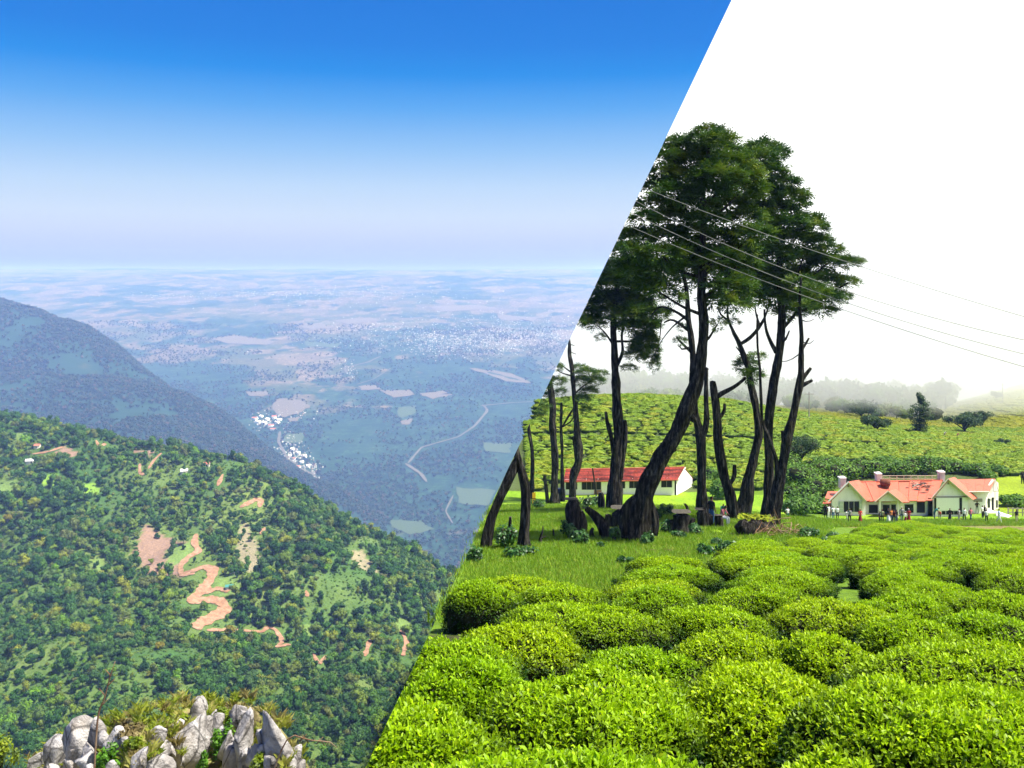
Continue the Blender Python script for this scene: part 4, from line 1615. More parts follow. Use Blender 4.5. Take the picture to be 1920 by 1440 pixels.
# right group: thick
kb = [(1430, 280, 34, 14), (1420, 300, 42, 16), (1455, 290, 24, 14), (1435, 325, 42, 15), (1465, 345, 32, 14), (1440, 365, 40, 16), (1485, 370, 30, 14), (1495, 385, 24, 11), (1455, 395, 40, 14), (1470, 420, 44, 13), (1510, 415, 32, 13), (1530, 430, 24, 12), (1440, 440, 38, 14), (1490, 448, 42, 15), (1535, 455, 26, 12), (1555, 470, 26, 11), (1455, 480, 42, 17), (1505, 485, 44, 16), (1550, 495, 36, 13), (1590, 492, 26, 8), (1608, 490, 14, 5), (1440, 520, 40, 17), (1490, 522, 44, 17), (1545, 528, 40, 14), (1590, 530, 22, 9), (1455, 555, 40, 17), (1505, 560, 42, 15), (1550, 560, 34, 12), (1580, 556, 16, 9), (1540, 582, 30, 9), (1480, 585, 30, 11), (1420, 470, 36, 15), (1415, 505, 36, 16), (1418, 395, 36, 14)]
old_tree((1437, 975), 'straight thick dark trunk carrying the wide right hand part of the canopy', [[(1437, 985, 44), (1438, 930, 32), (1441, 860, 27), (1440, 795, 25), (1447, 735, 26), (1456, 690, 27), (1461, 640, 26), (1464, 590, 22), (1462, 520, 17), (1455, 440, 13), (1445, 340, 8), (1440, 285, 5)], [(1456, 660, 14), (1442, 632, 11), (1436, 610, 9), (1434, 580, 7)], [(1464, 620, 14), (1482, 600, 11), (1500, 575, 8), (1515, 545, 6)]],
         kb, 5, 1.25, .9, limbs_from(None, [((1505, 485), (1463, 560)), ((1550, 495), (1463, 570)), ((1430, 300), (1445, 360)), ((1490, 448), (1456, 500)), ((1465, 345), (1446, 400)), ((1590, 530), (1500, 575)), ((1545, 528), (1490, 590)), ((1415, 505), (1462, 560)), ((1480, 620), (1466, 640))], 8, 5))
# thin pale stem + rightmost contorted
old_tree((1447, 985), 'contorted rightmost tree with a bare kinked trunk and cut branch stubs', [[(1446, 992, 52), (1455, 945, 36), (1463, 905, 32), (1473, 850, 27), (1481, 795, 24), (1493, 745, 22), (1500, 715, 25), (1504, 690, 18), (1504, 650, 14), (1502, 600, 11), (1501, 560, 8), (1503, 520, 5)], [(1502, 712, 15), (1512, 700, 11), (1520, 690, 9)], [(1505, 722, 14), (1516, 716, 10), (1523, 713, 9)], [(1504, 655, 9), (1512, 643, 7), (1517, 634, 6)], [(1475, 850, 16), (1468, 830, 11), (1466, 808, 9)], [(1460, 905, 22), (1455, 862, 13), (1444, 825, 11), (1430, 790, 10), (1426, 740, 9), (1424, 690, 8), (1421, 640, 7), (1421, 590, 5)]],
         [(1510, 575, 24, 10), (1530, 545, 26, 12), (1500, 530, 26, 12)], 6, .9, .75, [[(1504, 660, 3), (1482, 675, 2), (1466, 678, 1.5)], [(1504, 640, 3), (1516, 645, 2), (1526, 638, 1.2)], [(1502, 600, 3), (1515, 603, 2), (1527, 598, 1.2)]])
# left group
fb = [(1130, 520, 26, 12), (1155, 500, 30, 14), (1150, 535, 36, 14), (1185, 520, 34, 15), (1125, 555, 24, 10), (1165, 560, 38, 13), (1205, 550, 30, 14), (1110, 585, 22, 8), (1140, 585, 32, 10), (1185, 585, 36, 13), (1090, 602, 20, 7), (1115, 608, 24, 7), (1180, 612, 28, 12), (1215, 610, 22, 16), (1205, 640, 22, 16), (1190, 665, 18, 12), (1225, 660, 12, 16), (1228, 685, 8, 12), (1180, 690, 16, 6), (1125, 632, 10, 8), (1240, 590, 14, 10), (1168, 470, 30, 14), (1140, 500, 16, 10), (1175, 445, 26, 14), (1195, 495, 34, 16), (1160, 520, 34, 15), (1215, 530, 32, 15), (1150, 560, 36, 13), (1195, 570, 34, 14), (1170, 595, 34, 12), (1130, 570, 26, 10), (1212, 585, 26, 14), (1200, 615, 26, 14), (1212, 640, 20, 16), (1200, 655, 20, 14), (1222, 672, 12, 14), (1105, 598, 24, 8)]
old_tree((1153, 955), 'grey fluted trunk with two broken side stubs in front of the long house', [[(1153, 962, 56), (1153, 930, 46), (1155, 880, 40), (1158, 820, 34), (1157, 760, 29), (1155, 700, 25), (1152, 650, 22), (1151, 600, 18), (1158, 550, 12), (1165, 490, 7)], [(1152, 850, 16), (1144, 815, 13), (1138, 790, 10), (1136, 772, 8)], [(1163, 900, 22), (1169, 850, 18), (1172, 810, 15), (1171, 788, 11)], [(1155, 690, 12), (1168, 660, 9), (1166, 625, 8), (1175, 590, 6)]],
         fb, 7, 1.15, .85, [[(1152, 650, 6), (1135, 625, 4), (1120, 610, 2)], [(1153, 640, 6), (1185, 640, 4), (1205, 640, 2)], [(1152, 600, 6), (1120, 595, 4), (1095, 600, 2)], [(1240, 600, 3), (1236, 640, 2.4), (1226, 668, 2)]])
old_tree((1072, 940), 'kinked slim trunk rising from a lumpy stump before the red roof', [[(1071, 945, 24), (1073, 905, 22), (1083, 862, 24), (1085, 835, 22), (1082, 800, 17), (1078, 750, 15), (1074, 710, 14), (1070, 670, 12), (1067, 640, 8), (1065, 615, 4)], [(1083, 860, 16), (1079, 835, 12), (1075, 818, 7)]],
         [(1100, 700, 24, 9), (1115, 715, 22, 10), (1090, 715, 20, 9), (1105, 735, 18, 9), (1092, 750, 14, 10), (1098, 770, 10, 9), (1128, 700, 12, 5), (1086, 690, 14, 7)], 8, 1.0, .7, [[(1074, 700, 4), (1060, 690, 3), (1050, 682, 2)], [(1073, 705, 4), (1056, 700, 2.5), (1044, 694, 1.6)], [(1076, 740, 4), (1092, 725, 3), (1108, 715, 2)], [(1067, 645, 2), (1077, 648, 1.4)], [(1069, 660, 2), (1080, 664, 1.2)]])
old_tree((1040, 945), 'straight dark trunk cut by the edge beside the kinked slim one', [[(1040, 950, 30), (1040, 900, 23), (1038, 830, 22), (1035, 770, 22), (1031, 720, 18), (1028, 690, 14), (1024, 650, 10)], [(1028, 945, 14), (1024, 915, 12), (1022, 892, 10)]],
         [(1020, 745, 18, 10), (1015, 765, 16, 9), (1045, 715, 16, 10), (1040, 690, 16, 9), (1020, 720, 14, 10), (1052, 735, 10, 8), (1008, 780, 12, 6)], 9, 1.0, .7)
old_tree((1054, 940), 'thin dark trunk with a bent side branch between two thicker ones', [[(1055, 945, 16), (1055, 900, 11), (1054, 850, 9), (1053, 800, 9), (1052, 755, 7)], [(1054, 800, 5), (1066, 780, 6), (1076, 765, 5), (1085, 752, 3)], [(1055, 800, 4), (1070, 790, 4), (1078, 775, 3)]], [(1085, 745, 10, 6), (1060, 748, 8, 5)], 10, .9, .6)
old_tree((996, 935), 'thin bare trunk near the edge above the yellow post', [[(995, 940, 15), (999, 890, 12), (999, 855, 12), (994, 820, 11), (990, 795, 9), (987, 770, 5)], [(997, 900, 6), (992, 912, 8), (990, 930, 9)]])
old_tree((982, 1028), 'gnarled two legged tree arching together at the cut edge', [[(980, 1032, 44), (983, 990, 34), (986, 940, 32), (984, 905, 30), (974, 870, 26), (966, 840, 20), (962, 800, 14)], [(905, 1042, 32), (914, 1000, 34), (930, 950, 30), (948, 910, 32), (962, 880, 30), (972, 858, 18)], [(985, 1000, 12), (994, 1025, 10), (1004, 1038, 6)]], None, 12)

# ---- stumps, log, roots
def stump(px, py, paths, label, seed, name='tree_stump'):
    g = ghit(px, py)
    root = empty(name, g)
    tag(root, label, 'stump', 'stumps on the meadow')
    parts = []
    for k, t in enumerate(paths):
        P, R = pxpath(t, g[1])
        V, Fc = tube_np(P, R, 16, .22, seed * 7 + k, res=.15)
        parts.append((V, Fc))
    V, Ft = merge(parts)
    put_world('wood', V, Ft, M_BARK, root, True)
    # weathered cut top
    P, R = pxpath(paths[0], g[1])
    a = np.linspace(0, 6.28, 13)[:-1]
    c0 = P[-1] + (P[-1] - P[-2]) / (np.linalg.norm(P[-1] - P[-2]) + 1e-9) * R[-1] * .36
    V = np.vstack([c0 + np.array([0, -.02, .02]), np.stack([c0[0] + .8 * R[-1] * np.cos(a), c0[1] + .8 * R[-1] * np.sin(a), c0[2] - .03 + .03 * np.sin(a * 3)], 1)])
    put_world('cut_top', V, np.array([(0, 1 + i, 1 + (i + 1) % 12) for i in range(12)]), M_CUT, root)
    return root


stump(1073, 1000, [[(1076, 1000, 40), (1073, 975, 36), (1071, 955, 38), (1071, 940, 32)]], 'lumpy stump under the kinked slim tree', 1)
stump(1090, 1000, [[(1088, 1000, 30), (1091, 985, 30), (1090, 970, 20), (1088, 960, 14)]], 'split round stump leaning against the lumpy one', 2)
stump(1128, 1010, [[(1132, 1012, 34), (1130, 990, 30), (1118, 970, 22), (1108, 960, 18), (1099, 953, 14)], [(1112, 1008, 14), (1110, 998, 12), (1112, 990, 8)]], 'slanting broken log stump pointing left of the tallest tree', 3)
stump(1160, 992, [[(1160, 996, 52), (1160, 975, 50), (1162, 958, 46)], [(1140, 990, 20), (1140, 965, 16)]], 'wide cut stump joined to the foot of the tallest tree', 4)
stump(1277, 1000, [[(1277, 1003, 48), (1276, 985, 44), (1277, 966, 46)], [(1294, 1002, 18), (1296, 985, 18), (1300, 972, 12)], [(1262, 1000, 16), (1260, 975, 14)]], 'squat grey hollow stump in the middle of the meadow', 5)
stump(1316, 990, [[(1318, 992, 34), (1316, 975, 32), (1314, 958, 28)], [(1332, 990, 22), (1330, 965, 20)]], 'mossy stump right of the squat hollow one', 6)
stump(1350, 990, [[(1352, 992, 26), (1350, 978, 24), (1348, 968, 20)]], 'small stump used as a seat below the pink shirt', 7)
stump(1130, 955, [[(1129, 955, 20), (1128, 938, 18), (1126, 925, 12)]], 'short stump leaning on the grey fluted trunk', 8)
stump(957, 1000, [[(958, 1004, 12), (957, 985, 10), (957, 970, 7)]], 'thin snapped stump between the arching legs', 9)
stump(1013, 1022, [[(1013, 1024, 14), (1014, 1008, 8), (1018, 995, 4), (1018, 986, 2)], [(1014, 1010, 5), (1024, 1005, 2)]], 'jagged little stump on the grass by the arching tree', 10)
stump(1038, 1008, [[(1040, 1010, 10), (1038, 1000, 7), (1037, 992, 3)], [(1042, 1008, 5), (1054, 1006, 2)]], 'tiny pointed stump with a stick on the grass', 11)
stump(1290, 962, [[(1290, 965, 10), (1288, 952, 8), (1284, 945, 6)]], 'small stump behind the squat hollow one', 12)

# mossy fallen log
g = ghit(1400, 1000)
root = empty('fallen_log', g)
tag(root, 'dark mossy fallen log lying at the foot of the rightmost tree', 'log')
P, R = pxpath([(1392, 990, 40, -1.5), (1412, 988, 44, 0), (1432, 990, 38, 2), (1450, 992, 30, 4)], g[1])
V, Fc = tube_np(P, R, 20, .2, 77, res=.2)
V, Ft = merge([(V, Fc)])
put_world('wood', V, Ft, M_BARK, root, True)
r = np.random.default_rng(3)
nq = 260
t = r.random(nq)
C = np.stack([np.interp(t, np.linspace(0, 1, 4), P[:, i]) for i in range(3)], 1) + np.stack([r.normal(0, .3, nq), r.normal(0, .25, nq), np.full(nq, .62)], 1)
V, Fq = leaf_quads(C, np.tile([0, -.2, 1.0], (nq, 1)), .28, .2, r, .5)
b = MB('moss', .9, .1)
b.base(b.ramp(b.noise(b.coord(), 3, 3), [(.35, (0.10, 0.14, 0.01)), (.7, (0.22, 0.24, 0.012))]))
M_MOSS = b.m
put_world('moss', V, Fq, M_MOSS, root)

# heap of cut branches
g = ghit(1450, 1002)
root = empty('branch_pile', g)
tag(root, 'heap of reddish dry cut branches beside the mossy log', 'branches')
parts = []
r = np.random.default_rng(8)
for k in range(60):
    a = np.array([g[0] + r.normal(.1, .75), g[1] + r.normal(0, .5), 0])
    a[2] = gz1(a[0], a[1]) + abs(r.normal(.05, .25))
    d = np.array([r.normal(0, 1), r.normal(0, .7), r.normal(.25, .35)])
    d /= np.linalg.norm(d)
    ln = r.uniform(.5, 1.7)
    p0 = a - d * ln / 2
    p0[2] = max(p0[2], gz1(p0[0], p0[1]) + .01)
    p1 = p0 + d * ln
    p1[2] = max(p1[2], gz1(p1[0], p1[1]) + .01)
    parts.append(tube_np([p0, (p0 + p1) / 2 + r.normal(0, .08, 3), p1], [.03, .024, .012], 5, .1, k, res=.35))
V, Ft = merge(parts)
b = MB('dry_branches', .9, .1)
b.base(b.ramp(b.noise(b.coord(), 2.0, 3), [(.3, (0.10, 0.045, 0.025)), (.5, (0.20, 0.12, 0.07)), (.7, (0.30, 0.23, 0.15))]))
M_DRY = b.m
put_world('sticks', V, Ft, M_DRY, root, True)

g = ghit(1265, 1038)
root = empty('twig_heap', g)
tag(root, 'thin scatter of straw coloured twigs lying on the open grass', 'twigs')
parts = []
for k in range(34):
    x, y = g[0] + r.normal(0, 1.3), g[1] + r.normal(0, .8)
    d = r.normal(0, 1, 2)
    d = d / np.linalg.norm(d) * r.uniform(.3, .9)
    p0 = np.array([x, y, gz1(x, y) + .06])
    p1 = np.array([x + d[0], y + d[1], gz1(x + d[0], y + d[1]) + abs(r.normal(.08, .1))])
    parts.append(tube_np([p0, (p0 + p1) / 2 + np.array([0, 0, .08]), p1], [.016, .013, .006], 4, .1, k, res=.4))
V, Ft = merge(parts)
put_world('sticks', V, Ft, M_DRY, root, True)

# ---- leafy shrubs
b = MB('shrub_leaves', .45, .35)
c = b.ramp(b.noise(b.coord(), 4.0, 3), [(.3, (0.015, 0.05, 0.014)), (.55, (0.04, 0.12, 0.02)), (.75, (0.10, 0.21, 0.03))])
b.base(c)
b.translucent(c, .25)
M_SHRUB = b.m
b = MB('hedge_leaves', .55, .25)
c = b.ramp(b.noise(b.coord(), .7, 4), [(.3, (0.035, 0.10, 0.012)), (.5, (0.085, 0.19, 0.014)), (.7, (0.16, 0.28, 0.016))])
b.base(c)
b.translucent(c, .3)
M_HEDGE = b.m


def shrub(px, py, wpx, hpx, label, seed, leaf=.16, n=420, group='leafy shrubs by the old trees', m=None, name='shrub', D=None, lumps=5):
    r = np.random.default_rng(seed)
    g = ghit(px, py) if D is None else W(px, py, D)
    if D is not None:
        g[2] = gz1(g[0], g[1])
    w, h = wpx / F * g[1], hpx / F * g[1]
    root = empty(name, g)
    tag(root, label, 'shrub', group)
    cs, ns_ = [], []
    st = []
    for k in range(lumps):
        c = np.array([r.uniform(-.32, .32) * w, r.uniform(-.25, .25) * w, h * r.uniform(.35, .68)])
        s = np.array([w * .30, w * .28, h * .36]) * r.uniform(.8, 1.15)
        v = r.normal(0, 1, (n // lumps, 3))
        v /= np.linalg.norm(v, axis=1, keepdims=True)
        cs.append(c + v * s * r.uniform(.72, 1.12, (len(v), 1)))
        ns_.append(v + np.array([0, 0, .5]))
        st.append(tube_np([(r.normal(0, .04), r.normal(0, .04), -.05), c * .5, c], [.035, .025, .01], 5, .1, seed + k, res=h * .3))
        V0, F0 = ICO[1]
        st.append((V0 * s * .62 + c, F0))
    C, Nn = np.vstack(cs), np.vstack(ns_)
    C[:, 2] = np.maximum(C[:, 2], .02)
    V, Fq = leaf_quads(C, Nn, leaf * r.uniform(.7, 1.3, len(C)), leaf * .55, r, .45)
    V, Ft = merge([(V, Fq)])
    put_world('foliage', V + g, Ft, m or M_SHRUB, root)
    V, Ft = merge(st)
    put_world('stems_or_core', V + g, Ft, M_TWIG, root)
    return root


for i, (x, y, w_, h_, lab) in enumerate([
        (950, 1030, 44, 50, 'glossy dark shrub between the arching legs at the cut edge'), (975, 1045, 56, 24, 'low spreading shrub at the foot of the arching tree'), (888, 1058, 36, 36, 'leafy weed clump at the cut edge below the leaning leg'),
        (1066, 1012, 26, 34, 'round glossy shrub under the lumpy stump'), (1088, 1022, 26, 30, 'glossy shrub touching the right side of its twin by the lumpy stump'), (1150, 1016, 24, 28, 'small shrub between the slanting log and the tallest tree'),
        (1214, 1022, 24, 26, 'small shrub at the right foot of the tallest tree'), (1250, 1000, 30, 26, 'leafy shrub left of the squat hollow stump'), (1272, 1010, 24, 14, 'small pale weed below the squat hollow stump'), (1306, 1004, 34, 22, 'bright weeds below the mossy stump'),
        (1128, 1030, 16, 12, 'tiny weed on the open grass below the slanting log'), (1172, 1062, 26, 20, 'pale broad leaved weed by the nearest tea rows'), (1325, 1042, 30, 22, 'lone dark round shrub at the meadow edge'), (1365, 1040, 44, 28, 'larger dark shrub beside the lone round one'),
        (1345, 1022, 20, 12, 'small dark tuft above the two meadow edge shrubs'), (1540, 1035, 24, 26, 'upright dark shrub among the far tea rows'), (1520, 1008, 40, 18, 'low dark shrub under the earth bank'), (1560, 1018, 34, 24, 'dark shrub in front of the earth bank'),
        (1010, 955, 30, 20, 'bushy weeds behind the arching tree'), (1090, 955, 50, 26, 'dark weeds at the foot of the slim trunks'), (1115, 950, 30, 24, 'dark weeds beside the short leaning stump'), (1232, 975, 26, 26, 'feathery bush behind the tallest tree'), (1250, 968, 22, 24, 'feathery bush beside the squat hollow stump')]):
    shrub(x, y, w_, h_, lab, 500 + i, leaf=.20 if y > 985 else .22, n=360)
k = 0
hedge_spec = [(1500, 915, 80, 50), (1545, 905, 70, 46), (1590, 900, 70, 40), (1500, 945, 70, 44), (1545, 935, 60, 42), (1510, 968, 60, 38), (1535, 962, 40, 34), (1485, 968, 44, 34), (1630, 892, 60, 32), (1680, 890, 64, 30), (1730, 888, 64, 34), (1780, 886, 60, 28), (1825, 890, 50, 24), (1872, 892, 34, 20), (1850, 898, 30, 18),
              (1470, 915, 50, 50), (1480, 890, 60, 40), (1660, 875, 50, 22), (1560, 880, 60, 26), (1900, 972, 50, 20), (1345, 935, 50, 36), (1330, 905, 50, 30)]
for (x, y, w_, h_) in hedge_spec:
    lab = {0: 'big green bush on the slope above the lean-to roof'}.get(k, None)
    place = ['topmost of the bushes right of the rightmost trunk', 'behind the chimney of the white gable', 'upslope of the broken roof', 'hugging the rightmost trunk', 'left of the red lean-to roof', 'low at the lawn left of the white gable', 'touching the white gable corner', 'lowest beside the rightmost trunk',
             'above the left end of the broken roof', 'above the middle of the broken roof', 'above the railing on the roof', 'above the right chimney', 'above the right wing roof', 'small above the far end of the right wing', 'between the two above the right wing', 'behind the rightmost trunk', 'behind the kinked bare trunk', 'on the slope over the broken roof', 'on the slope behind the left chimney', 'by the rail fence', 'behind the broken topped trunk', 'upslope behind the broken topped trunk'][k]
    D_ = ghit(x, y)[1]
    shrub(x, y, w_, h_, lab if False else 'dense green bush ' + place, 600 + k, leaf=.42, n=1300, group='dense bushes on the slope behind the white house', m=M_HEDGE, name='bush', D=max(D_, 118 if x > 1540 else 100) if x > 1480 else D_, lumps=8)
    k += 1

# ---- trees on the hill
def hill_tree(px, py, wpx, hpx, label, seed, shape='round', D=None, m=None):
    r = np.random.default_rng(seed)
    g = ghit(px, py, 100, 480)
    root = empty('hill_tree', g)
    tag(root, label, 'tree', 'trees standing on the tea hill')
    w, h = wpx / F * g[1], hpx / F * g[1]
    cs, ns_, st = [], [], []
    tr = h * .3 if shape == 'round' else h * .08
    st.append(tube_np([(0, 0, -.3), (w * .02, 0, tr * .6), (-w * .02, 0, tr), (0, 0, h * .7)], [w * .05, w * .04, w * .035, w * .012], 8, .15, seed))
    L = 14
    for k in range(L):
        if shape == 'round':
            c = np.array([r.uniform(-.34, .34) * w, r.uniform(-.3, .3) * w, tr + (h - tr) * r.uniform(.25, .75)])
            s = np.array([w * .2, w * .2, (h - tr) * .24])
            st.append(tube_np([(0, 0, tr * .7), c * .5 + np.array([0, 0, tr * .4]), c], [w * .025, w * .015, w * .006], 5, .1, seed + k))
        else:
            t = (k + .5) / L
            ww = w * (.42 if t < .6 else .42 * (1 - (t - .6) / .5)) * r.uniform(.7, 1.1)
            c = np.array([r.uniform(-.5, .5) * ww, r.uniform(-.5, .5) * ww, tr + (h - tr) * t])
            s = np.array([ww * .8, ww * .8, h * .085])
        v = r.normal(0, 1, (260, 3))
        v /= np.linalg.norm(v, axis=1, keepdims=True)
        cs.append(c + v * s * r.uniform(.55, 1.1, (260, 1)))
        ns_.append(v + np.array([0, 0, .4]))
        V0, F0 = ICO[1]
        if k % 2 == 0:
            st.append((V0 * s * .62 + c, F0))
    C = np.vstack(cs)
    lf = w * .045
    V, Fq = leaf_quads(C, np.vstack(ns_), lf * r.uniform(.7, 1.5, len(C)), lf * .7, r, .6)
    V, Ft = merge([(V, Fq)])
    put_world('crown', V + g, Ft, m or M_HTREE, root)
    V, Ft = merge(st)
    put_world('trunk', V + g, Ft, M_TWIG, root)


b = MB('hill_tree_leaves', .6, .2)
c = b.ramp(b.noise(b.coord(), .5, 4), [(.3, (0.018, 0.05, 0.016)), (.55, (0.04, 0.085, 0.02)), (.75, (0.085, 0.13, 0.025))])
b.base(c)
b.translucent(c, .2)
M_HTREE = b.m
hill_tree(1498, 882, 66, 72, 'dark round tree on the slope right of the contorted trunk', 1)
hill_tree(1643, 812, 58, 36, 'low spreading tree on the crest left of the tall columnar one', 2)
hill_tree(1725, 817, 54, 78, 'tall columnar tree standing on the hill crest', 3, 'tall')
hill_tree(1808, 815, 66, 44, 'wide dark tree on the crest right of the columnar one', 4)
hill_tree(1842, 802, 36, 34, 'small tree leaning out beside the wide dark one', 5)
hill_tree(1614, 785, 60, 32, 'hazy rounded tree at the edge of the mist', 6)
hill_tree(1878, 838, 26, 16, 'small bush like tree low on the crest at the frame side', 7)
hill_tree(1868, 752, 22, 20, 'faint tree in bright mist on the yellow slope', 8)
# wood line dissolving in the mist
nq = 520
xx = np.concatenate([rng.uniform(1170, 1420, 110), rng.uniform(1480, 1760, 150), rng.uniform(1060, 1780, 260)])
yy_ = np.concatenate([rng.uniform(300, 400, 260), rng.uniform(355, 440, 260)])
P_ = np.stack([(xx - CX) / F * yy_, yy_, 0 * xx], 1)
P_[:, 2] = gz(P_[:, 0], P_[:, 1])
keep = side(P_) > 2
s = np.where(np.arange(nq) < 260, rng.uniform(2.5, 5, nq), rng.uniform(6.5, 11, nq))
P_, s = P_[keep], s[keep]
n = len(P_)
mp_ = []
for i in range(4):
    pm = tree_proto(800 + i, 300, 0)
    pm.materials.append(M_FOREST)
    mp_.append(pm)
o = scatter('misty_wood', P_, np.stack([s, s, s * 1.1], 1), np.stack([0 * s, 0 * s, rng.uniform(0, 6.28, n)], 1), rng.integers(0, 4, n), mp_)
tag(o, 'dark wood dissolving into mist behind the hill', 'wood')
# ------------------------------------------------------------------ houses
def quad_prism(name, pts, th, m, parent, direction=(0, 1, 0)):
    """planar polygon (world pts) thickened along direction"""
    P = np.array(pts, float)
    d = np.array(direction, float) * th
    n = len(P)
    V = np.vstack([P, P + d])
    bm = bmesh.new()
    vs = [bm.verts.new(v) for v in V]
    bm.faces.new(vs[:n])
    bm.faces.new(vs[n:][::-1])
    for i in range(n):
        j = (i + 1) % n
        bm.faces.new([vs[j], vs[i], vs[n + i], vs[n + j]])
    bmesh.ops.recalc_face_normals(bm, faces=bm.faces[:])
    me = bpy.data.meshes.new(name)
    bm.to_mesh(me)
    bm.free()
    loc = Vector((0, 0, 0))
    q = parent
    while q is not None:
        loc += q.location
        q = q.parent
    me.transform(Matrix.Translation(-loc))
    return obj(name, me, m, parent)


def wall_mat(name, base, stain, amt=.5):
    b = MB(name, .9, .15)
    v = b.pos((1, 1, .5))
    n = b.noise(v, .9, 5, .7)
    n2 = b.noise(b.pos((3, 3, .4)), 1.4, 4, .7)
    c = b.mix(b.ramp(n, [(.48, (0, 0, 0)), (.75, (amt, amt, amt))]), base, stain)
    c = b.mix(b.ramp(n2, [(.55, (0, 0, 0)), (.8, (amt * .7,) * 3)]), c, (.45, .42, .36))
    b.base(c)
    b.bump(b.noise(b.pos(), 8, 3), .15, .02)
    return b.m


M_WALL = wall_mat('white_plaster', (.95, .89, .92), (.64, .59, .58))
M_WALL2 = wall_mat('grimy_plaster', (.78, .74, .70), (.42, .38, .30), .9)
M_CLEAN = wall_mat('clean_plaster', (.95, .91, .93), (.77, .73, .72), .3)
b = MB('red_sheet_roof', .55, .3)
v = b.pos()
rust = b.ramp(b.noise(b.pos((1, 1, 1)), .8, 5, .7), [(.55, (0, 0, 0)), (.72, (1, 1, 1))])
c = b.mix(rust, (.46, .115, .065), (.22, .055, .028))
c = b.mix(b.ramp(b.noise(v, 3.1, 4, .7), [(.62, (0, 0, 0)), (.70, (.8, .8, .8))]), c, (.48, .20, .14))
wv = b.n('ShaderNodeTexWave', wave_type='BANDS', bands_direction='X')
b.l(v, wv.inputs['Vector'])
wv.inputs['Scale'].default_value = 2.2
b.base(c)
b.bump(wv.outputs['Fac'], .35, .03)
M_ROOF = b.m
b = MB('clay_tile_roof', .85, .15)
br = b.n('ShaderNodeTexBrick')
b.l(b.pos((1, 0, 1)), br.inputs['Vector'])
mpn = b.n('ShaderNodeMapping')
geo_ = b.n('ShaderNodeNewGeometry')
b.l(geo_.outputs['Position'], mpn.inputs[0])
mpn.inputs['Rotation'].default_value = (math.radians(90), 0, 0)
b.l(mpn.outputs[0], br.inputs['Vector'])
br.inputs['Scale'].default_value = 1.1
br.inputs['Color1'].default_value = (.20, .032, .022, 1)
br.inputs['Color2'].default_value = (.27, .048, .032, 1)
br.inputs['Mortar'].default_value = (.10, .025, .02, 1)
br.inputs['Mortar Size'].default_value = .03
c = b.mix(b.ramp(b.noise(b.pos((.5, 1, 2)), .9, 5, .7), [(.45, (.55, .5, .5)), (.7, (1.35, 1.3, 1.2))]), br.outputs[0], br.outputs[0])
c = b.mix(1.0, br.outputs[0], b.ramp(b.noise(b.pos((.5, 1, 2)), .9, 5, .7), [(.38, (.25, .22, .22)), (.62, (1.3, 1.2, 1.15))]), 'MULTIPLY')
b.base(c)
b.bump(br.outputs['Fac'], .4, -.04)
M_TILE = b.m
M_DARK = mat('near_black', (.012, .013, .014), .6, .2)  # the shade inside rooms, gaps and holes is put into this colour
M_FRAME = mat('white_frame', (.78, .77, .72), .6, .3)
M_GREYBOARD = mat('weathered_board', (.30, .27, .22), .85, .2)
M_BARGE = mat('barge_board', (.62, .55, .42), .8, .2)
M_RUST = mat('rusted_iron', (.16, .055, .03), .8, .2)
M_GLASS = mat('window_glass', (.05, .06, .065), .12, .6)

HD = 110.0
hroot = empty('white_house', (W(1700, 972, HD)[0], HD, W(1700, 972, HD)[2]))
tag(hroot, 'rambling white house with faded red sheet roofs, three gables and chimneys', 'house')


def wl(px, py, dd=0.0):
    return W(px, py, HD + dd)


def rect(x0, x1, y0, y1, dd):
    return [wl(x0, y1, dd), wl(x1, y1, dd), wl(x1, y0, dd), wl(x0, y0, dd)]


def house_wall(name, pts, m=None, th=.25):
    return quad_prism(name, pts, th, m or M_WALL, hroot)


def opening(x0, x1, y0, y1, dd, nm='window', bars=(1, 1), frame=.7, pane=True, lab=None):
    """near-black slab for the unlit room, shade put in its colour; proud frame"""
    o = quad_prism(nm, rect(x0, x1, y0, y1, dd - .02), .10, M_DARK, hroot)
    if lab:
        o['label'] = lab
    f = frame
    for (a, c_, d_, e_) in ((x0 - f, x0, y0 - f, y1 + f), (x1, x1 + f, y0 - f, y1 + f), (x0, x1, y0 - f, y0), (x0, x1, y1, y1 + f)):
        quad_prism('frame', rect(a, c_, d_, e_, dd - .06), .16, M_FRAME, o)
    for k in range(1, bars[0]):
        xx_ = x0 + (x1 - x0) * k / bars[0]
        quad_prism('bar', rect(xx_ - .3, xx_ + .3, y0, y1, dd - .05), .05, M_FRAME, o)
    for k in range(1, bars[1]):
        yy_ = y0 + (y1 - y0) * k / bars[1]
        quad_prism('bar', rect(x0, x1, yy_ - .25, yy_ + .25, dd - .05), .05, M_FRAME, o)
    return o


def roof_plane(name, pts, m=M_ROOF, th=.12, parent=None):
    P = [np.array(p, float) for p in pts]
    n = np.cross(P[1] - P[0], P[2] - P[0])
    n /= np.linalg.norm(n)
    if n[2] < 0:
        n = -n
    return quad_prism(name, P, th, m, parent or hroot, -n)


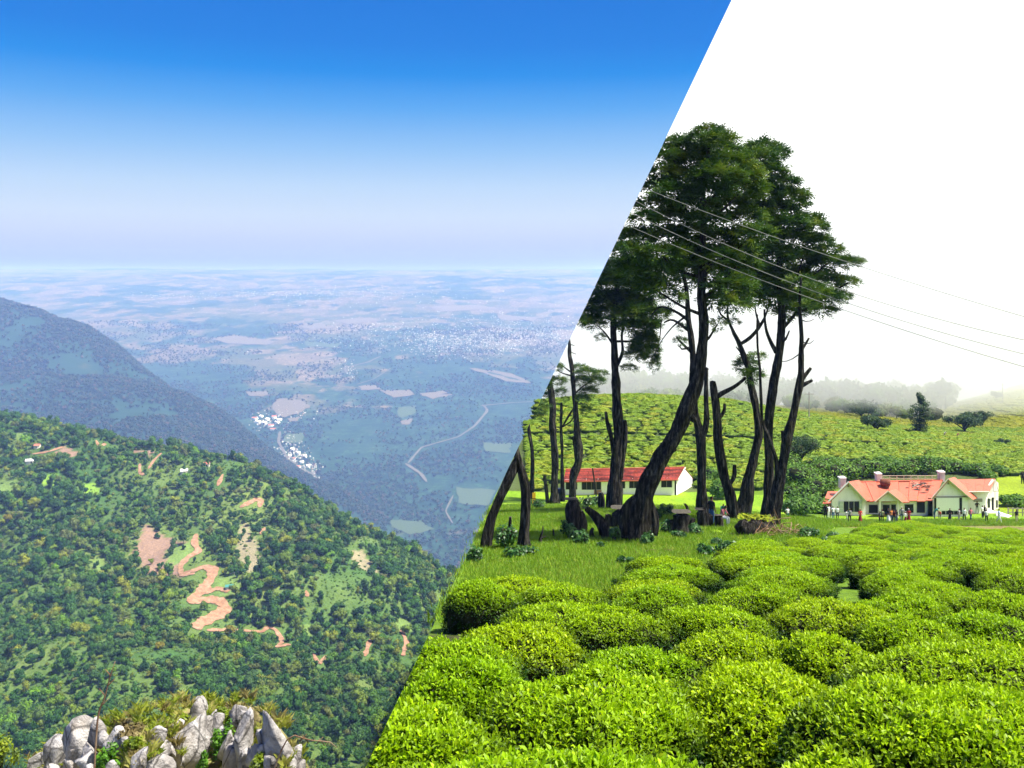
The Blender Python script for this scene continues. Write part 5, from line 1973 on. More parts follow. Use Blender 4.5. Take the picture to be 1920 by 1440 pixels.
# left gable block
house_wall('wall', [wl(1560, 974), wl(1623, 974), wl(1623, 938), wl(1591, 905), wl(1560, 938)])
house_wall('side_wall', [wl(1623.2, 974, .3), wl(1623.2, 974, 6), wl(1623.2, 936, 6), wl(1623.2, 939, .3)])
gA = wl(1591, 903, -.5)
GV = np.array([2.9, 4.2, -.75])   # how the ridges run back from the gables
gA2 = gA + GV
for (ex, ey, nm) in ((1553, 940, 'roof_left'), (1625.5, 939, 'roof_right')):
    e0 = wl(ex, ey, -.5)
    roof_plane('roof', [gA, gA2, e0 + GV, e0])
    quad_prism('barge_board', [wl(1591, 902.5, -.62), wl(1591, 905.5, -.62), wl(ex, ey + 2.5, -.62), wl(ex, ey, -.62)], .08, M_FRAME if ex < 1600 else M_BARGE, hroot)
opening(1582, 1611, 940, 960, 0, 'window', (3, 1), .6, lab='wide dark window of the left gable')
for (a, c_) in ((1573.5, 1581), (1611.8, 1617)):
    s_ = quad_prism('shutter', rect(a, c_, 939.5, 960.5, -.10), .06, M_FRAME, hroot)
    for q in range(2):
        for w_ in range(3):
            xx0 = a + (c_ - a) * (q + .12) / 2
            yy0 = 940 + 20.5 * (w_ + .1) / 3
            quad_prism('pane', rect(xx0, xx0 + (c_ - a) * .38, yy0, yy0 + 5.4, -.125), .02, mat('shutter_glass', (.55, .58, .56), .3, .5) if (q, w_, a) == (0, 0, 1573.5) else bpy.data.materials['shutter_glass'], s_)
# lean-to at far left
house_wall('lean_to_wall', [wl(1547, 973, 1.5), wl(1560, 973, 1.5), wl(1560, 938, 1.5), wl(1547, 945, 1.5)], M_WALL2)
roof_plane('lean_to_roof', [wl(1542.5, 944, .6), wl(1556, 943.5, .6), wl(1571, 921, 5), wl(1552, 921, 5)])
# chimneys
for (x0, x1, y0, y1, dd) in ((1576, 1586.5, 897, 916, 3.2), (1644.5, 1653.5, 889, 906, 5.2), (1762.5, 1772, 886, 903, 5.2)):
    ch = quad_prism('chimney', rect(x0, x1, y0, y1, dd), .75, M_WALL2, hroot)
    quad_prism('chimney_cap', rect(x0 - .8, x1 + .8, y0 - 1.2, y0 + 1.0, dd - .08), .9, M_WALL, ch)
    quad_prism('chimney_pot', rect(x0 + 1.5, x1 - 1.5, y0 - 3, y0 - 1.2, dd + .1), .5, M_WALL2, ch)
# centre range
house_wall('wall', [wl(1623.4, 973, 1.2), wl(1741, 973, 1.2), wl(1741, 936, 1.2), wl(1623.4, 936, 1.2)])
e0, e1 = wl(1622, 940, .6), wl(1752, 938.5, .6)
r0, r1 = wl(1602, 904, 5.2), wl(1768, 900.5, 5.2)
for k in range(8):
    a, c_ = k / 8, (k + 1) / 8
    sag = np.array([0, 0, (.0, .05, -.04, .03, -.08, .02, -.06, .03)[k]])
    roof_plane('roof_sheet', [e0 + (e1 - e0) * a + sag, e0 + (e1 - e0) * (c_ - .004) + sag, r0 + (r1 - r0) * (c_ - .004) + sag, r0 + (r1 - r0) * a + sag])
roof_plane('back_roof', [r0, r1, r1 + np.array([0, 5, -3.2]), r0 + np.array([0, 5, -3.2])])
quad_prism('ridge_cap', [wl(1600, 905, 5.1), wl(1768, 901.5, 5.1), wl(1768, 899.7, 5.1), wl(1600, 903, 5.1)], .3, M_ROOF, hroot)
# flat near-black patches painted for the shade in holes, rust patches, loose battens
rnm = np.cross(e1 - e0, r0 - e0)
rnm /= np.linalg.norm(rnm)
rr_ = np.random.default_rng(12)
for k in range(16):
    a, t = rr_.uniform(.60, .88), rr_.uniform(.38, .9)
    c_ = e0 + (e1 - e0) * a + (r0 + (r1 - r0) * a - e0 - (e1 - e0) * a) * t
    u_ = (e1 - e0) / np.linalg.norm(e1 - e0)
    w_ = (r0 - e0) / np.linalg.norm(r0 - e0)
    la, lb = rr_.uniform(.2, .7), rr_.uniform(.06, .16)
    P_ = [c_ + u_ * la + w_ * rr_.uniform(-.05, .05), c_ + w_ * lb, c_ - u_ * la, c_ - w_ * lb]
    quad_prism('broken_patch', [p + rnm * (.03 if rnm[2] > 0 else -.03) for p in P_], .02, M_DARK if k % 3 else M_RUST, hroot, rnm if rnm[2] > 0 else -rnm)
for k in range(4):
    a, t = rr_.uniform(.68, .84), rr_.uniform(.5, .8)
    c_ = e0 + (e1 - e0) * a + (r0 + (r1 - r0) * a - e0 - (e1 - e0) * a) * t + np.array([0, 0, .12])
    dv = np.array([rr_.normal(0, 1), rr_.normal(0, .5), rr_.normal(0, .2)])
    dv = dv / np.linalg.norm(dv) * .7
    V, Fc = tube_np([c_ - dv, c_, c_ + dv], [.05, .05, .05], 5, 0, k, res=.5)
    V, Ft = merge([(V, Fc)])
    put_world('batten', V, Ft, M_GREYBOARD, hroot)
# railing along the ridge between the chimneys
for k in range(9):
    xx_ = 1655 + k * 13.2
    quad_prism('rail_post', rect(xx_, xx_ + .9, 892, 902, 5.4), .06, M_BARGE, hroot)
quad_prism('rail', rect(1655, 1761, 891.6, 892.6, 5.36), .05, M_BARGE, hroot)
quad_prism('rail', rect(1655, 1761, 896.4, 897.2, 5.36), .05, M_BARGE, hroot)
# rusted tank lying by the chimney
V, Fc = tube_np([wl(1652, 905, 4.2), wl(1660, 905, 3.9), wl(1668, 906, 3.7)], [.5, .52, .5], 14, .04, 4, res=.3)
V, Ft = merge([(V, Fc)])
put_world('rusted_tank', V, Ft, M_RUST, hroot, True)
# porch gable
house_wall('porch_gable', [wl(1647, 940, -1.6), wl(1686, 940, -1.6), wl(1686, 938.5, -1.6), wl(1666, 922, -1.6), wl(1647, 938.5, -1.6)], M_WALL2, .15)
gB = wl(1665.5, 920.5, -2)
for (ex, ey) in ((1640, 941), (1693, 942)):
    q = wl(ex, ey, -2)
    roof_plane('porch_roof', [gB, gB + GV * .9, q + GV * .9, q])
    quad_prism('barge_board', [wl(1665.5, 920, -2.12), wl(1665.5, 922.4, -2.12), wl(ex, ey + 1.8, -2.12), wl(ex, ey, -2.12)], .08, M_BARGE, hroot)
roof_plane('porch_side_roof', [wl(1692, 942, -1.6), wl(1706, 941.5, -.2), wl(1681, 919.5, 3.2), wl(1668, 920.5, 2.2)])
for xx_ in (1650, 1684):
    quad_prism('porch_post', rect(xx_ - 1.2, xx_ + 1.2, 939, 975, -1.5), .18, M_WALL, hroot)
quad_prism('porch_brace', [wl(1686, 945, -1.45), wl(1691, 940, -1.45), wl(1692, 941, -1.45), wl(1686, 947, -1.45)], .08, M_FRAME, hroot)
opening(1629, 1646, 946.5, 962, 1.2, 'window', (1, 1), .6)
opening(1655, 1668.5, 946.5, 972, 1.2, 'door', (1, 1), .6, lab='dark front doorway inside the porch')
opening(1671, 1680, 946, 970, 1.2, 'window', (1, 1), .5)
opening(1696, 1713, 945.5, 961.5, 1.2, 'window', (1, 1), .6)
opening(1719, 1734.5, 941, 961.5, 1.2, 'window', (1, 1), .6)
# overgrown gap: flat slab with its shade put into the dark colour
quad_prism('recess_shade', rect(1740.5, 1750.5, 934, 973, .9), .1, M_DARK, hroot)
# right gable
house_wall('wall', [wl(1750.5, 974), wl(1815, 974), wl(1815, 932), wl(1778.5, 900), wl(1750.5, 931)])
house_wall('side_wall', [wl(1815.2, 974, .3), wl(1815.2, 974, 5), wl(1815.2, 934, 5), wl(1815.2, 932, .3)])
gC = wl(1778, 897.5, -.5)
gC2 = gC + GV
for (ex, ey) in ((1746, 935), (1824.5, 937)):
    q = wl(ex, ey, -.5)
    roof_plane('roof', [gC, gC2, q + GV, q])
    quad_prism('barge_board', [wl(1778, 897, -.62), wl(1778, 899.6, -.62), wl(ex, ey + 2, -.62), wl(ex, ey, -.62)], .08, M_BARGE, hroot)
quad_prism('hoarding', rect(1756, 1798, 933.5, 957, -.12), .1, M_CLEAN, hroot)['label'] = 'big blank white board on the right gable'
quad_prism('string_course', rect(1750.5, 1815, 931, 932.6, -.10), .1, M_GREYBOARD, hroot)
opening(1751.5, 1755.5, 934, 958, 0, 'window', (1, 1), .3)
opening(1799, 1804, 933, 964, 0, 'window', (1, 1), .4)
opening(1766, 1796, 958, 965, 0, 'window', (4, 1), .3)
quad_prism('vent', [wl(1776, 908, -.05), wl(1780.5, 908, -.05), wl(1778.2, 904, -.05)], .05, M_GREYBOARD, hroot)
quad_prism('vent', [wl(1589, 913, -.05), wl(1592.5, 913, -.05), wl(1590.6, 909, -.05)], .05, M_GREYBOARD, hroot)
# right wing
house_wall('wing_wall', [wl(1815.4, 965, 3), wl(1848, 965, 3), wl(1848, 920, 3), wl(1815.4, 920, 3)])
house_wall('wing_end_wall', [wl(1848.2, 966, 3), wl(1872, 963, 6.5), wl(1872, 905, 6.5), wl(1862, 899, 5.0), wl(1848.2, 920, 3)], M_WALL2)
wE0, wE1 = wl(1804, 921.5, 2.2), wl(1856, 921.5, 2.2)
wR0, wR1 = wl(1790, 899, 6), wl(1866, 897.5, 6)
for k in range(4):
    a, c_ = k / 4, (k + 1) / 4 - .004
    roof_plane('wing_roof_sheet', [wE0 + (wE1 - wE0) * a, wE0 + (wE1 - wE0) * c_, wR0 + (wR1 - wR0) * c_, wR0 + (wR1 - wR0) * a])
roof_plane('wing_back_roof', [wR0, wR1, wR1 + np.array([.6, 4, -2.4]), wR0 + np.array([0, 4, -2.4])])
quad_prism('eave_board', [wl(1804, 921.4, 2.05), wl(1856, 921.4, 2.05), wl(1856, 923, 2.05), wl(1804, 923, 2.05)], .1, M_FRAME, hroot)
for (x0, x1, y0, y1, dd) in ((1852, 1856.5, 935, 952, 3.5), (1866, 1871, 938, 952, 5.8)):
    quad_prism('window', rect(x0, x1, y0, y1, dd), .1, M_GLASS, hroot)
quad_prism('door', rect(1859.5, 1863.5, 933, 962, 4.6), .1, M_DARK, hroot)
quad_prism('window', rect(1826, 1842, 935, 941, 2.94), .1, M_GREYBOARD, hroot)
for (a, c_) in (((1862, 921), (1866, 899)), ((1872, 921), (1866, 899)), ((1862, 921), (1872, 921))):
    V, Fc = tube_np([wl(a[0], a[1], 3.2), wl(c_[0], c_[1], 5.4)], [.05, .05], 5, 0, 1, res=1)
    V, Ft = merge([(V, Fc)])
    put_world('truss', V, Ft, M_GREYBOARD, hroot)
# platform the wing stands on
quad_prism('plinth', [wl(1812, 978, 2.6), wl(1876, 976, 2.6), wl(1876, 964, 2.6), wl(1812, 964.5, 2.6)], 4.5, M_WALL2, hroot)
quad_prism('plinth', [wl(1545, 985, .3), wl(1812, 985, .3), wl(1812, 973.4, .3), wl(1545, 973.4, .3)], 7, M_WALL2, hroot)

# loose white sheet sloping at the end of the wing
sh = empty('white_sheet', wl(1880, 966, 1))
tag(sh, 'white sheet lying slanted on the ground by the right wing', 'sheet')
quad_prism('panel', [wl(1866, 957, 1.4), wl(1897, 967, -.5), wl(1890, 970, -1.2), wl(1868, 967, .6)], .06, M_CLEAN, sh, (0, 0, -1))
quad_prism('prop', rect(1869, 1870, 960, 972, 1.1), .1, M_GREYBOARD, sh)

# rail fence at the frame edge
fr = empty('rail_fence', wl(1900, 972, 0))
tag(fr, 'weathered wooden rail fence at the right frame edge', 'fence')
for k in range(4):
    xx_ = 1890 + k * 9
    quad_prism('post', rect(xx_, xx_ + 1.6, 952, 976, .1), .1, M_GREYBOARD, fr)
for yy0 in (953, 960):
    quad_prism('rail', rect(1889, 1921, yy0, yy0 + 1.5, .0), .06, M_GREYBOARD, fr)

# ---- long low house behind the trees
LD = 126.0
lroot = empty('long_house', W(1180, 929, LD))
tag(lroot, 'long low white house with mottled red tiled roof behind the trees', 'house')


def ll_(px, py, dd=0.0):
    return W(px, py, LD + dd)


def lrect(x0, x1, y0, y1, dd):
    return [ll_(x0, y1, dd), ll_(x1, y1, dd), ll_(x1, y0, dd), ll_(x0, y0, dd)]


quad_prism('front_wall', [ll_(1059, 934), ll_(1268, 930), ll_(1268, 896), ll_(1059, 899)], .25, M_CLEAN, lroot)
quad_prism('gable_wall', [ll_(1268.2, 930, .0), ll_(1298, 926, 7), ll_(1298, 897, 7), ll_(1283.5, 877.5, 3.5), ll_(1268.2, 898, 0)], .25, M_CLEAN, lroot, (-1, 0, 0))
le0, le1 = ll_(1056, 903, -.7), ll_(1270.5, 899.5, -.7)
lr0, lr1 = ll_(1061, 880.5, 3.5), ll_(1284, 876.5, 3.5)
NR = 10
for k in range(NR):
    a, c_ = k / NR, (k + 1) / NR - .003
    roof_plane('roof_bay', [le0 + (le1 - le0) * a, le0 + (le1 - le0) * c_, lr0 + (lr1 - lr0) * c_, lr0 + (lr1 - lr0) * a], M_TILE, .14, lroot)
roof_plane('back_roof', [lr0, lr1, ll_(1299.5, 897, 7.6), ll_(1076, 900, 7.6)], M_TILE, .14, lroot)
quad_prism('ridge_cap', [ll_(1061, 881.8, 3.4), ll_(1284, 877.8, 3.4), ll_(1284, 875.6, 3.4), ll_(1061, 879.6, 3.4)], .25, M_ROOF, lroot)
quad_prism('fascia', [ll_(1056, 904.6, -.78), ll_(1270.5, 901, -.78), ll_(1270.5, 899.2, -.78), ll_(1056, 902.8, -.78)], .08, M_ROOF, lroot)
quad_prism('barge_board', [ll_(1271, 900.8, -.82), ll_(1284.2, 878, 3.4), ll_(1284.2, 875.8, 3.4), ll_(1271, 898.6, -.82)], .12, M_BARGE, lroot, (1, 0, 0))
for (x0, x1, y0, y1) in ((1061, 1082, 904.5, 918), (1091, 1127, 903.5, 918.5), (1166, 1172, 903, 916), (1180, 1197, 902, 915.5), (1240, 1260, 900, 914)):
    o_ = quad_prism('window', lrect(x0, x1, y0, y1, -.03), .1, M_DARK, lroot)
    nb = max(1, int((x1 - x0) / 8))
    for q in range(nb + 1):
        xx_ = x0 + (x1 - x0) * q / nb
        quad_prism('bar', lrect(xx_ - .35, xx_ + .35, y0, y1, -.07), .05, M_GREYBOARD, o_)
    quad_prism('sill', lrect(x0 - .6, x1 + .6, y1, y1 + 1, -.10), .14, M_CLEAN, o_)
quad_prism('door_board', lrect(1114, 1128, 918.8, 931, -.12), .1, mat('brown_board', (.30, .15, .09), .8), lroot)
for (x0, x1, y0, y1) in ((1281, 1287.5, 923.5, 925.5), (1293, 1296, 921, 926)):
    pass
quad_prism('plinth', [ll_(1057, 945, .3), ll_(1268, 945, .3), ll_(1268, 929.6, .3), ll_(1057, 933.6, .3)], 7, M_WALL2, lroot)

# dark water barrel and yellow post by the trees
g = W(1052, 931, 120)
g[2] = gz1(g[0], g[1])
br_ = empty('water_barrel', g)
tag(br_, 'dark blue barrel standing at the end of the long house', 'barrel')
a = np.linspace(0, 2 * np.pi, 17)[:-1]
prof_ = [(.0, 0), (.52, 0), (.58, .15), (.6, .6), (.62, .62), (.6, .64), (.6, 1.1), (.62, 1.12), (.6, 1.14), (.56, 1.6), (.5, 1.66), (0, 1.66)]
V = np.vstack([np.stack([r_ * np.cos(a), r_ * np.sin(a), 0 * a + z_], 1) for r_, z_ in prof_])
Fc = [(i * 16 + j, i * 16 + (j + 1) % 16, (i + 1) * 16 + (j + 1) % 16, (i + 1) * 16 + j) for i in range(len(prof_) - 1) for j in range(16)]
obj('drum', mesh_np('drum', V, Fc, True), mat('barrel_plastic', (.015, .02, .035), .4, .4), br_)
V, Fc = tube_np([(0.35, 0, 1.64), (.35, 0, 1.74)], [.08, .08], 8, 0, 1, res=.05)
V, Ft = merge([(V, Fc)])
obj('cap', mesh_np('cap', V, Ft), M_GREYBOARD, br_)
g = W(1001, 934, 112)
g[2] = gz1(g[0], g[1])
yp = empty('yellow_board', g)
tag(yp, 'upright orange yellow board standing near the cut edge behind the trunks', 'board')
M_YEL = mat('yellow_paint', (.62, .33, .01), .6, .3)
quad_prism('panel', [g + np.array(v) for v in ((-.2, 0, .12), (.22, 0, .12), (.22, 0, 1.5), (-.2, 0, 1.5))], .06, M_YEL, yp)
for sx in (-.18, .17):
    quad_prism('post', [g + np.array(v) for v in ((sx, .07, -.1), (sx + .05, .07, -.1), (sx + .05, .07, 1.58), (sx, .07, 1.58))], .05, M_DARK, yp)
quad_prism('cross_bar', [g + np.array(v) for v in ((-.2, -.03, .75), (.22, -.03, .75), (.22, -.03, .83), (-.2, -.03, .83))], .02, M_DARK, yp)

# pole leaning before the long house
g = ghit(1119, 932, 60, 126)
pl = empty('wooden_pole', g)
tag(pl, 'thin leaning wooden pole in front of the long white house', 'pole')
P, R = pxpath([(1119, 936, 4), (1115, 905, 3.4), (1111, 878, 3)], g[1])
V, Ft = merge([tube_np(P, R, 7, .08, 3)])
put_world('shaft', V, Ft, M_BARK, pl, True)
put_world('collar', *merge([tube_np([P[0] + np.array([0, 0, .05]), P[0] + np.array([0, 0, .35])], [R[0] * 1.3, R[0] * 1.2], 8, .05, 4)]), M_GREYBOARD, pl)

# poles up in the mist
for (x, y, h_, lab) in ((1517, 790, 55, 'faint utility pole in the mist above the round tree'), (1880, 758, 40, 'faint utility pole on the bright misty slope')):
    g = ghit(x, y, 100, 480)
    t_ = empty('utility_pole', g)
    tag(t_, lab, 'pole')
    H = h_ / F * g[1]
    put_world('shaft', *merge([tube_np([g, g + np.array([0, 0, H])], [.16, .1], 7, .03, 1)]), M_GREYBOARD, t_)
    put_world('cross_arm', *merge([tube_np([g + np.array([-1.1, 0, H * .93]), g + np.array([1.1, 0, H * .93])], [.07, .07], 5, 0, 1)]), M_GREYBOARD, t_)

# ---- power lines
M_WIRE = mat('aluminium_wire', (.20, .205, .17), .45, .5)
wires = [((1206, 352), (1625, 497), (1925, 592), 'topmost thin power line crossing before the tree crowns'), ((1194, 374), (1600, 545), (1925, 631), 'second power line from the top'), ((1183, 395), (1600, 566), (1925, 659), 'third power line from the top'), ((1172, 419), (1580, 572), (1925, 686), 'lowest of the four power lines')]
for k, (a, m_, c_, lab) in enumerate(wires):
    D0, D1 = 34.0, 27.0
    pa, pm_, pc = W(a[0] - 30, a[1] - 12, D0), W(m_[0], m_[1] - (8 if k in (1,) else 0), 30.2), W(c_[0] + 60, c_[1] + 20, D1)
    ts = np.linspace(0, 1, 40)
    t_m = (m_[0] - a[0]) / (c_[0] - a[0])
    # quadratic through the three picture points
    path = np.array([pa * (1 - t) + pc * t for t in ts])
    zl = pa * (1 - t_m) + pc * t_m
    sag = (W(m_[0], m_[1], zl[1])[2] - zl[2])
    path[:, 2] += sag * 4 * ts * (1 - ts) / (4 * t_m * (1 - t_m)) * .9
    V, Ft = merge([tube_np(path, np.full(40, .0105), 6, 0, k, res=.5)])
    me = mesh_np('power_line', V, Ft, True)
    clip_front(me, True)
    tag(obj('power_line', me, M_WIRE), lab, 'wire', 'power lines crossing the tree crowns')

# ------------------------------------------------------------------ people
def skin_person(name, joints, edges, root=0):
    me = bpy.data.meshes.new(name)
    me.from_pydata([j[0] for j in joints], edges, [])
    o = bpy.data.objects.new(name, me)
    col.objects.link(o)
    o.modifiers.new('skin', 'SKIN')
    for i, sv in enumerate(me.skin_vertices[0].data):
        r = joints[i][1]
        sv.radius = r if isinstance(r, tuple) else (r, r)
        sv.use_root = (i == root)
    s = o.modifiers.new('sub', 'SUBSURF')
    s.levels = s.render_levels = 1
    dg = bpy.context.evaluated_depsgraph_get()
    out = bpy.data.meshes.new_from_object(o.evaluated_get(dg))
    bpy.data.objects.remove(o)
    bpy.data.meshes.remove(me)
    return out


def person_proto(kind):
    J = [((0, 0, .95), (.15, .11)), ((0, 0, 1.15), (.14, .10)), ((0, 0, 1.36), (.17, .11)), ((0, 0, 1.48), (.06, .06)), ((0, -.01, 1.56), (.07, .08)), ((0, -.01, 1.66), (.085, .10)), ((0, 0, 1.73), (.06, .07))]
    E = [(0, 1), (1, 2), (2, 3), (3, 4), (4, 5), (5, 6)]

    def arm(s, el, wr):
        k = len(J)
        J.extend([((s * .20, 0, 1.40), .055), (el, .045), (wr, .036), ((wr[0], wr[1] - .03, wr[2] - .08), .03)])
        E.extend([(2, k), (k, k + 1), (k + 1, k + 2), (k + 2, k + 3)])

    def leg(s, kn, an):
        k = len(J)
        J.extend([((s * .10, 0, .86), .095), (kn, .07), (an, .05), ((an[0], an[1] - .13, an[2] - .05), .04)])
        E.extend([(0, k), (k, k + 1), (k + 1, k + 2), (k + 2, k + 3)])
    if kind == 'stand':
        arm(-1, (-.25, .02, 1.14), (-.26, -.06, .90))
        arm(1, (.25, .02, 1.14), (.24, -.06, .90))
        leg(-1, (-.11, -.02, .48), (-.12, 0, .09))
        leg(1, (.11, -.02, .48), (.13, .02, .09))
    elif kind == 'walk':
        arm(-1, (-.24, .12, 1.15), (-.24, -.02, .94))
        arm(1, (.24, -.10, 1.15), (.22, -.28, 1.0))
        leg(-1, (-.10, -.16, .50), (-.11, -.24, .11))
        leg(1, (.10, .05, .48), (.13, .30, .13))
    elif kind == 'wave':
        arm(-1, (-.30, -.05, 1.18), (-.16, -.22, 1.20))
        arm(1, (.30, -.05, 1.20), (.14, -.24, 1.28))
        leg(-1, (-.14, -.02, .48), (-.17, 0, .09))
        leg(1, (.14, -.02, .48), (.18, .02, .09))
    elif kind == 'dress':
        arm(-1, (-.25, .0, 1.15), (-.12, -.20, 1.05))
        arm(1, (.25, .0, 1.15), (.12, -.20, 1.05))
        k = len(J)
        J.extend([((0, 0, .62), (.22, .18)), ((0, 0, .28), (.27, .23)), ((0, 0, .08), (.29, .25))])
        E.extend([(0, k), (k, k + 1), (k + 1, k + 2)])
    elif kind == 'bend':
        J[1] = ((0, -.10, 1.10), (.14, .10))
        J[2] = ((0, -.26, 1.22), (.17, .11))
        J[3] = ((0, -.36, 1.28), (.06, .06))
        J[4] = ((0, -.42, 1.32), (.07, .08))
        J[5] = ((0, -.50, 1.36), (.085, .10))
        J[6] = ((0, -.56, 1.38), (.06, .07))
        k = len(J)
        for s in (-1, 1):
            k = len(J)
            J.extend([((s * .20, -.28, 1.22), .055), ((s * .22, -.40, .98), .045), ((s * .16, -.52, .80), .036), ((s * .14, -.55, .73), .03)])
            E.extend([(2, k), (k, k + 1), (k + 1, k + 2), (k + 2, k + 3)])
        leg(-1, (-.11, .02, .48), (-.12, .03, .09))
        leg(1, (.11, -.04, .48), (.13, -.02, .09))
    elif kind == 'sit':
        J = [((0, 0, .55), (.16, .12)), ((0, -.06, .75), (.15, .11)), ((0, -.16, .95), (.17, .11)), ((0, -.22, 1.05), (.06, .06)), ((0, -.27, 1.12), (.07, .08)), ((0, -.31, 1.20), (.085, .10)), ((0, -.33, 1.26), (.06, .07))]
        E = [(0, 1), (1, 2), (2, 3), (3, 4), (4, 5), (5, 6)]
        for s in (-1, 1):
            k = len(J)
            J.extend([((s * .20, -.16, .98), .055), ((s * .25, -.28, .76), .045), ((s * .14, -.45, .70), .036), ((s * .10, -.50, .68), .03)])
            E.extend([(2, k), (k, k + 1), (k + 1, k + 2), (k + 2, k + 3)])
            k = len(J)
            J.extend([((s * .11, -.05, .52), .095), ((s * .13, -.46, .53), .075), ((s * .13, -.46, .10), .05), ((s * .13, -.58, .05), .04)])
            E.extend([(0, k), (k, k + 1), (k + 1, k + 2), (k + 2, k + 3)])
    me = skin_person('person_' + kind, J, E)
    # material regions: 0 skin 1 top 2 bottom 3 hair
    zs = {'sit': (.58, 1.03, 1.12, 1.19), 'bend': (.93, 1.26, 1.30, 1.36)}.get(kind, (.93, 1.46, 1.52, 1.66))
    idx = []
    for p in me.polygons:
        c = p.center
        lateral = abs(c.x)
        if kind == 'sit':
            m_ = 3 if (c.z > 1.15 and c.y > -.34) or c.z > 1.24 else 0 if c.z > 1.03 else 1 if (c.z > .60 and c.y > -.33) else 0 if (c.z > .62 and lateral < .3 and c.y < -.33) else 2
        elif kind == 'bend':
            m_ = 3 if (c.y < -.38 and c.z > 1.36) else 0 if (c.y < -.36 and c.z > 1.2) else 0 if (c.y < -.34 and c.z > .6) else 1 if c.z > .93 else 2
        else:
            m_ = 3 if (c.z > 1.60 and c.y > -.03) or c.z > 1.70 else 0 if c.z > 1.47 else 1 if c.z > .95 else 2
            if m_ in (1, 2) and (lateral > .215 and c.z < 1.2 and kind in ('stand', 'walk')):
                m_ = 0
            if kind in ('wave', 'dress') and c.y < -.16 and .95 < c.z < 1.36 and lateral < .3:
                m_ = 0
        idx.append(m_)
        p.use_smooth = True
    for k in range(4):
        me.materials.append(M_DARK)
    me.polygons.foreach_set('material_index', idx)
    return me


PP = {k: person_proto(k) for k in ('stand', 'walk', 'wave', 'dress', 'bend', 'sit')}
_cm = {}


def cmat(c):
    if c not in _cm:
        _cm[c] = mat('cloth_%02d' % len(_cm), c, .85, .15)
    return _cm[c]


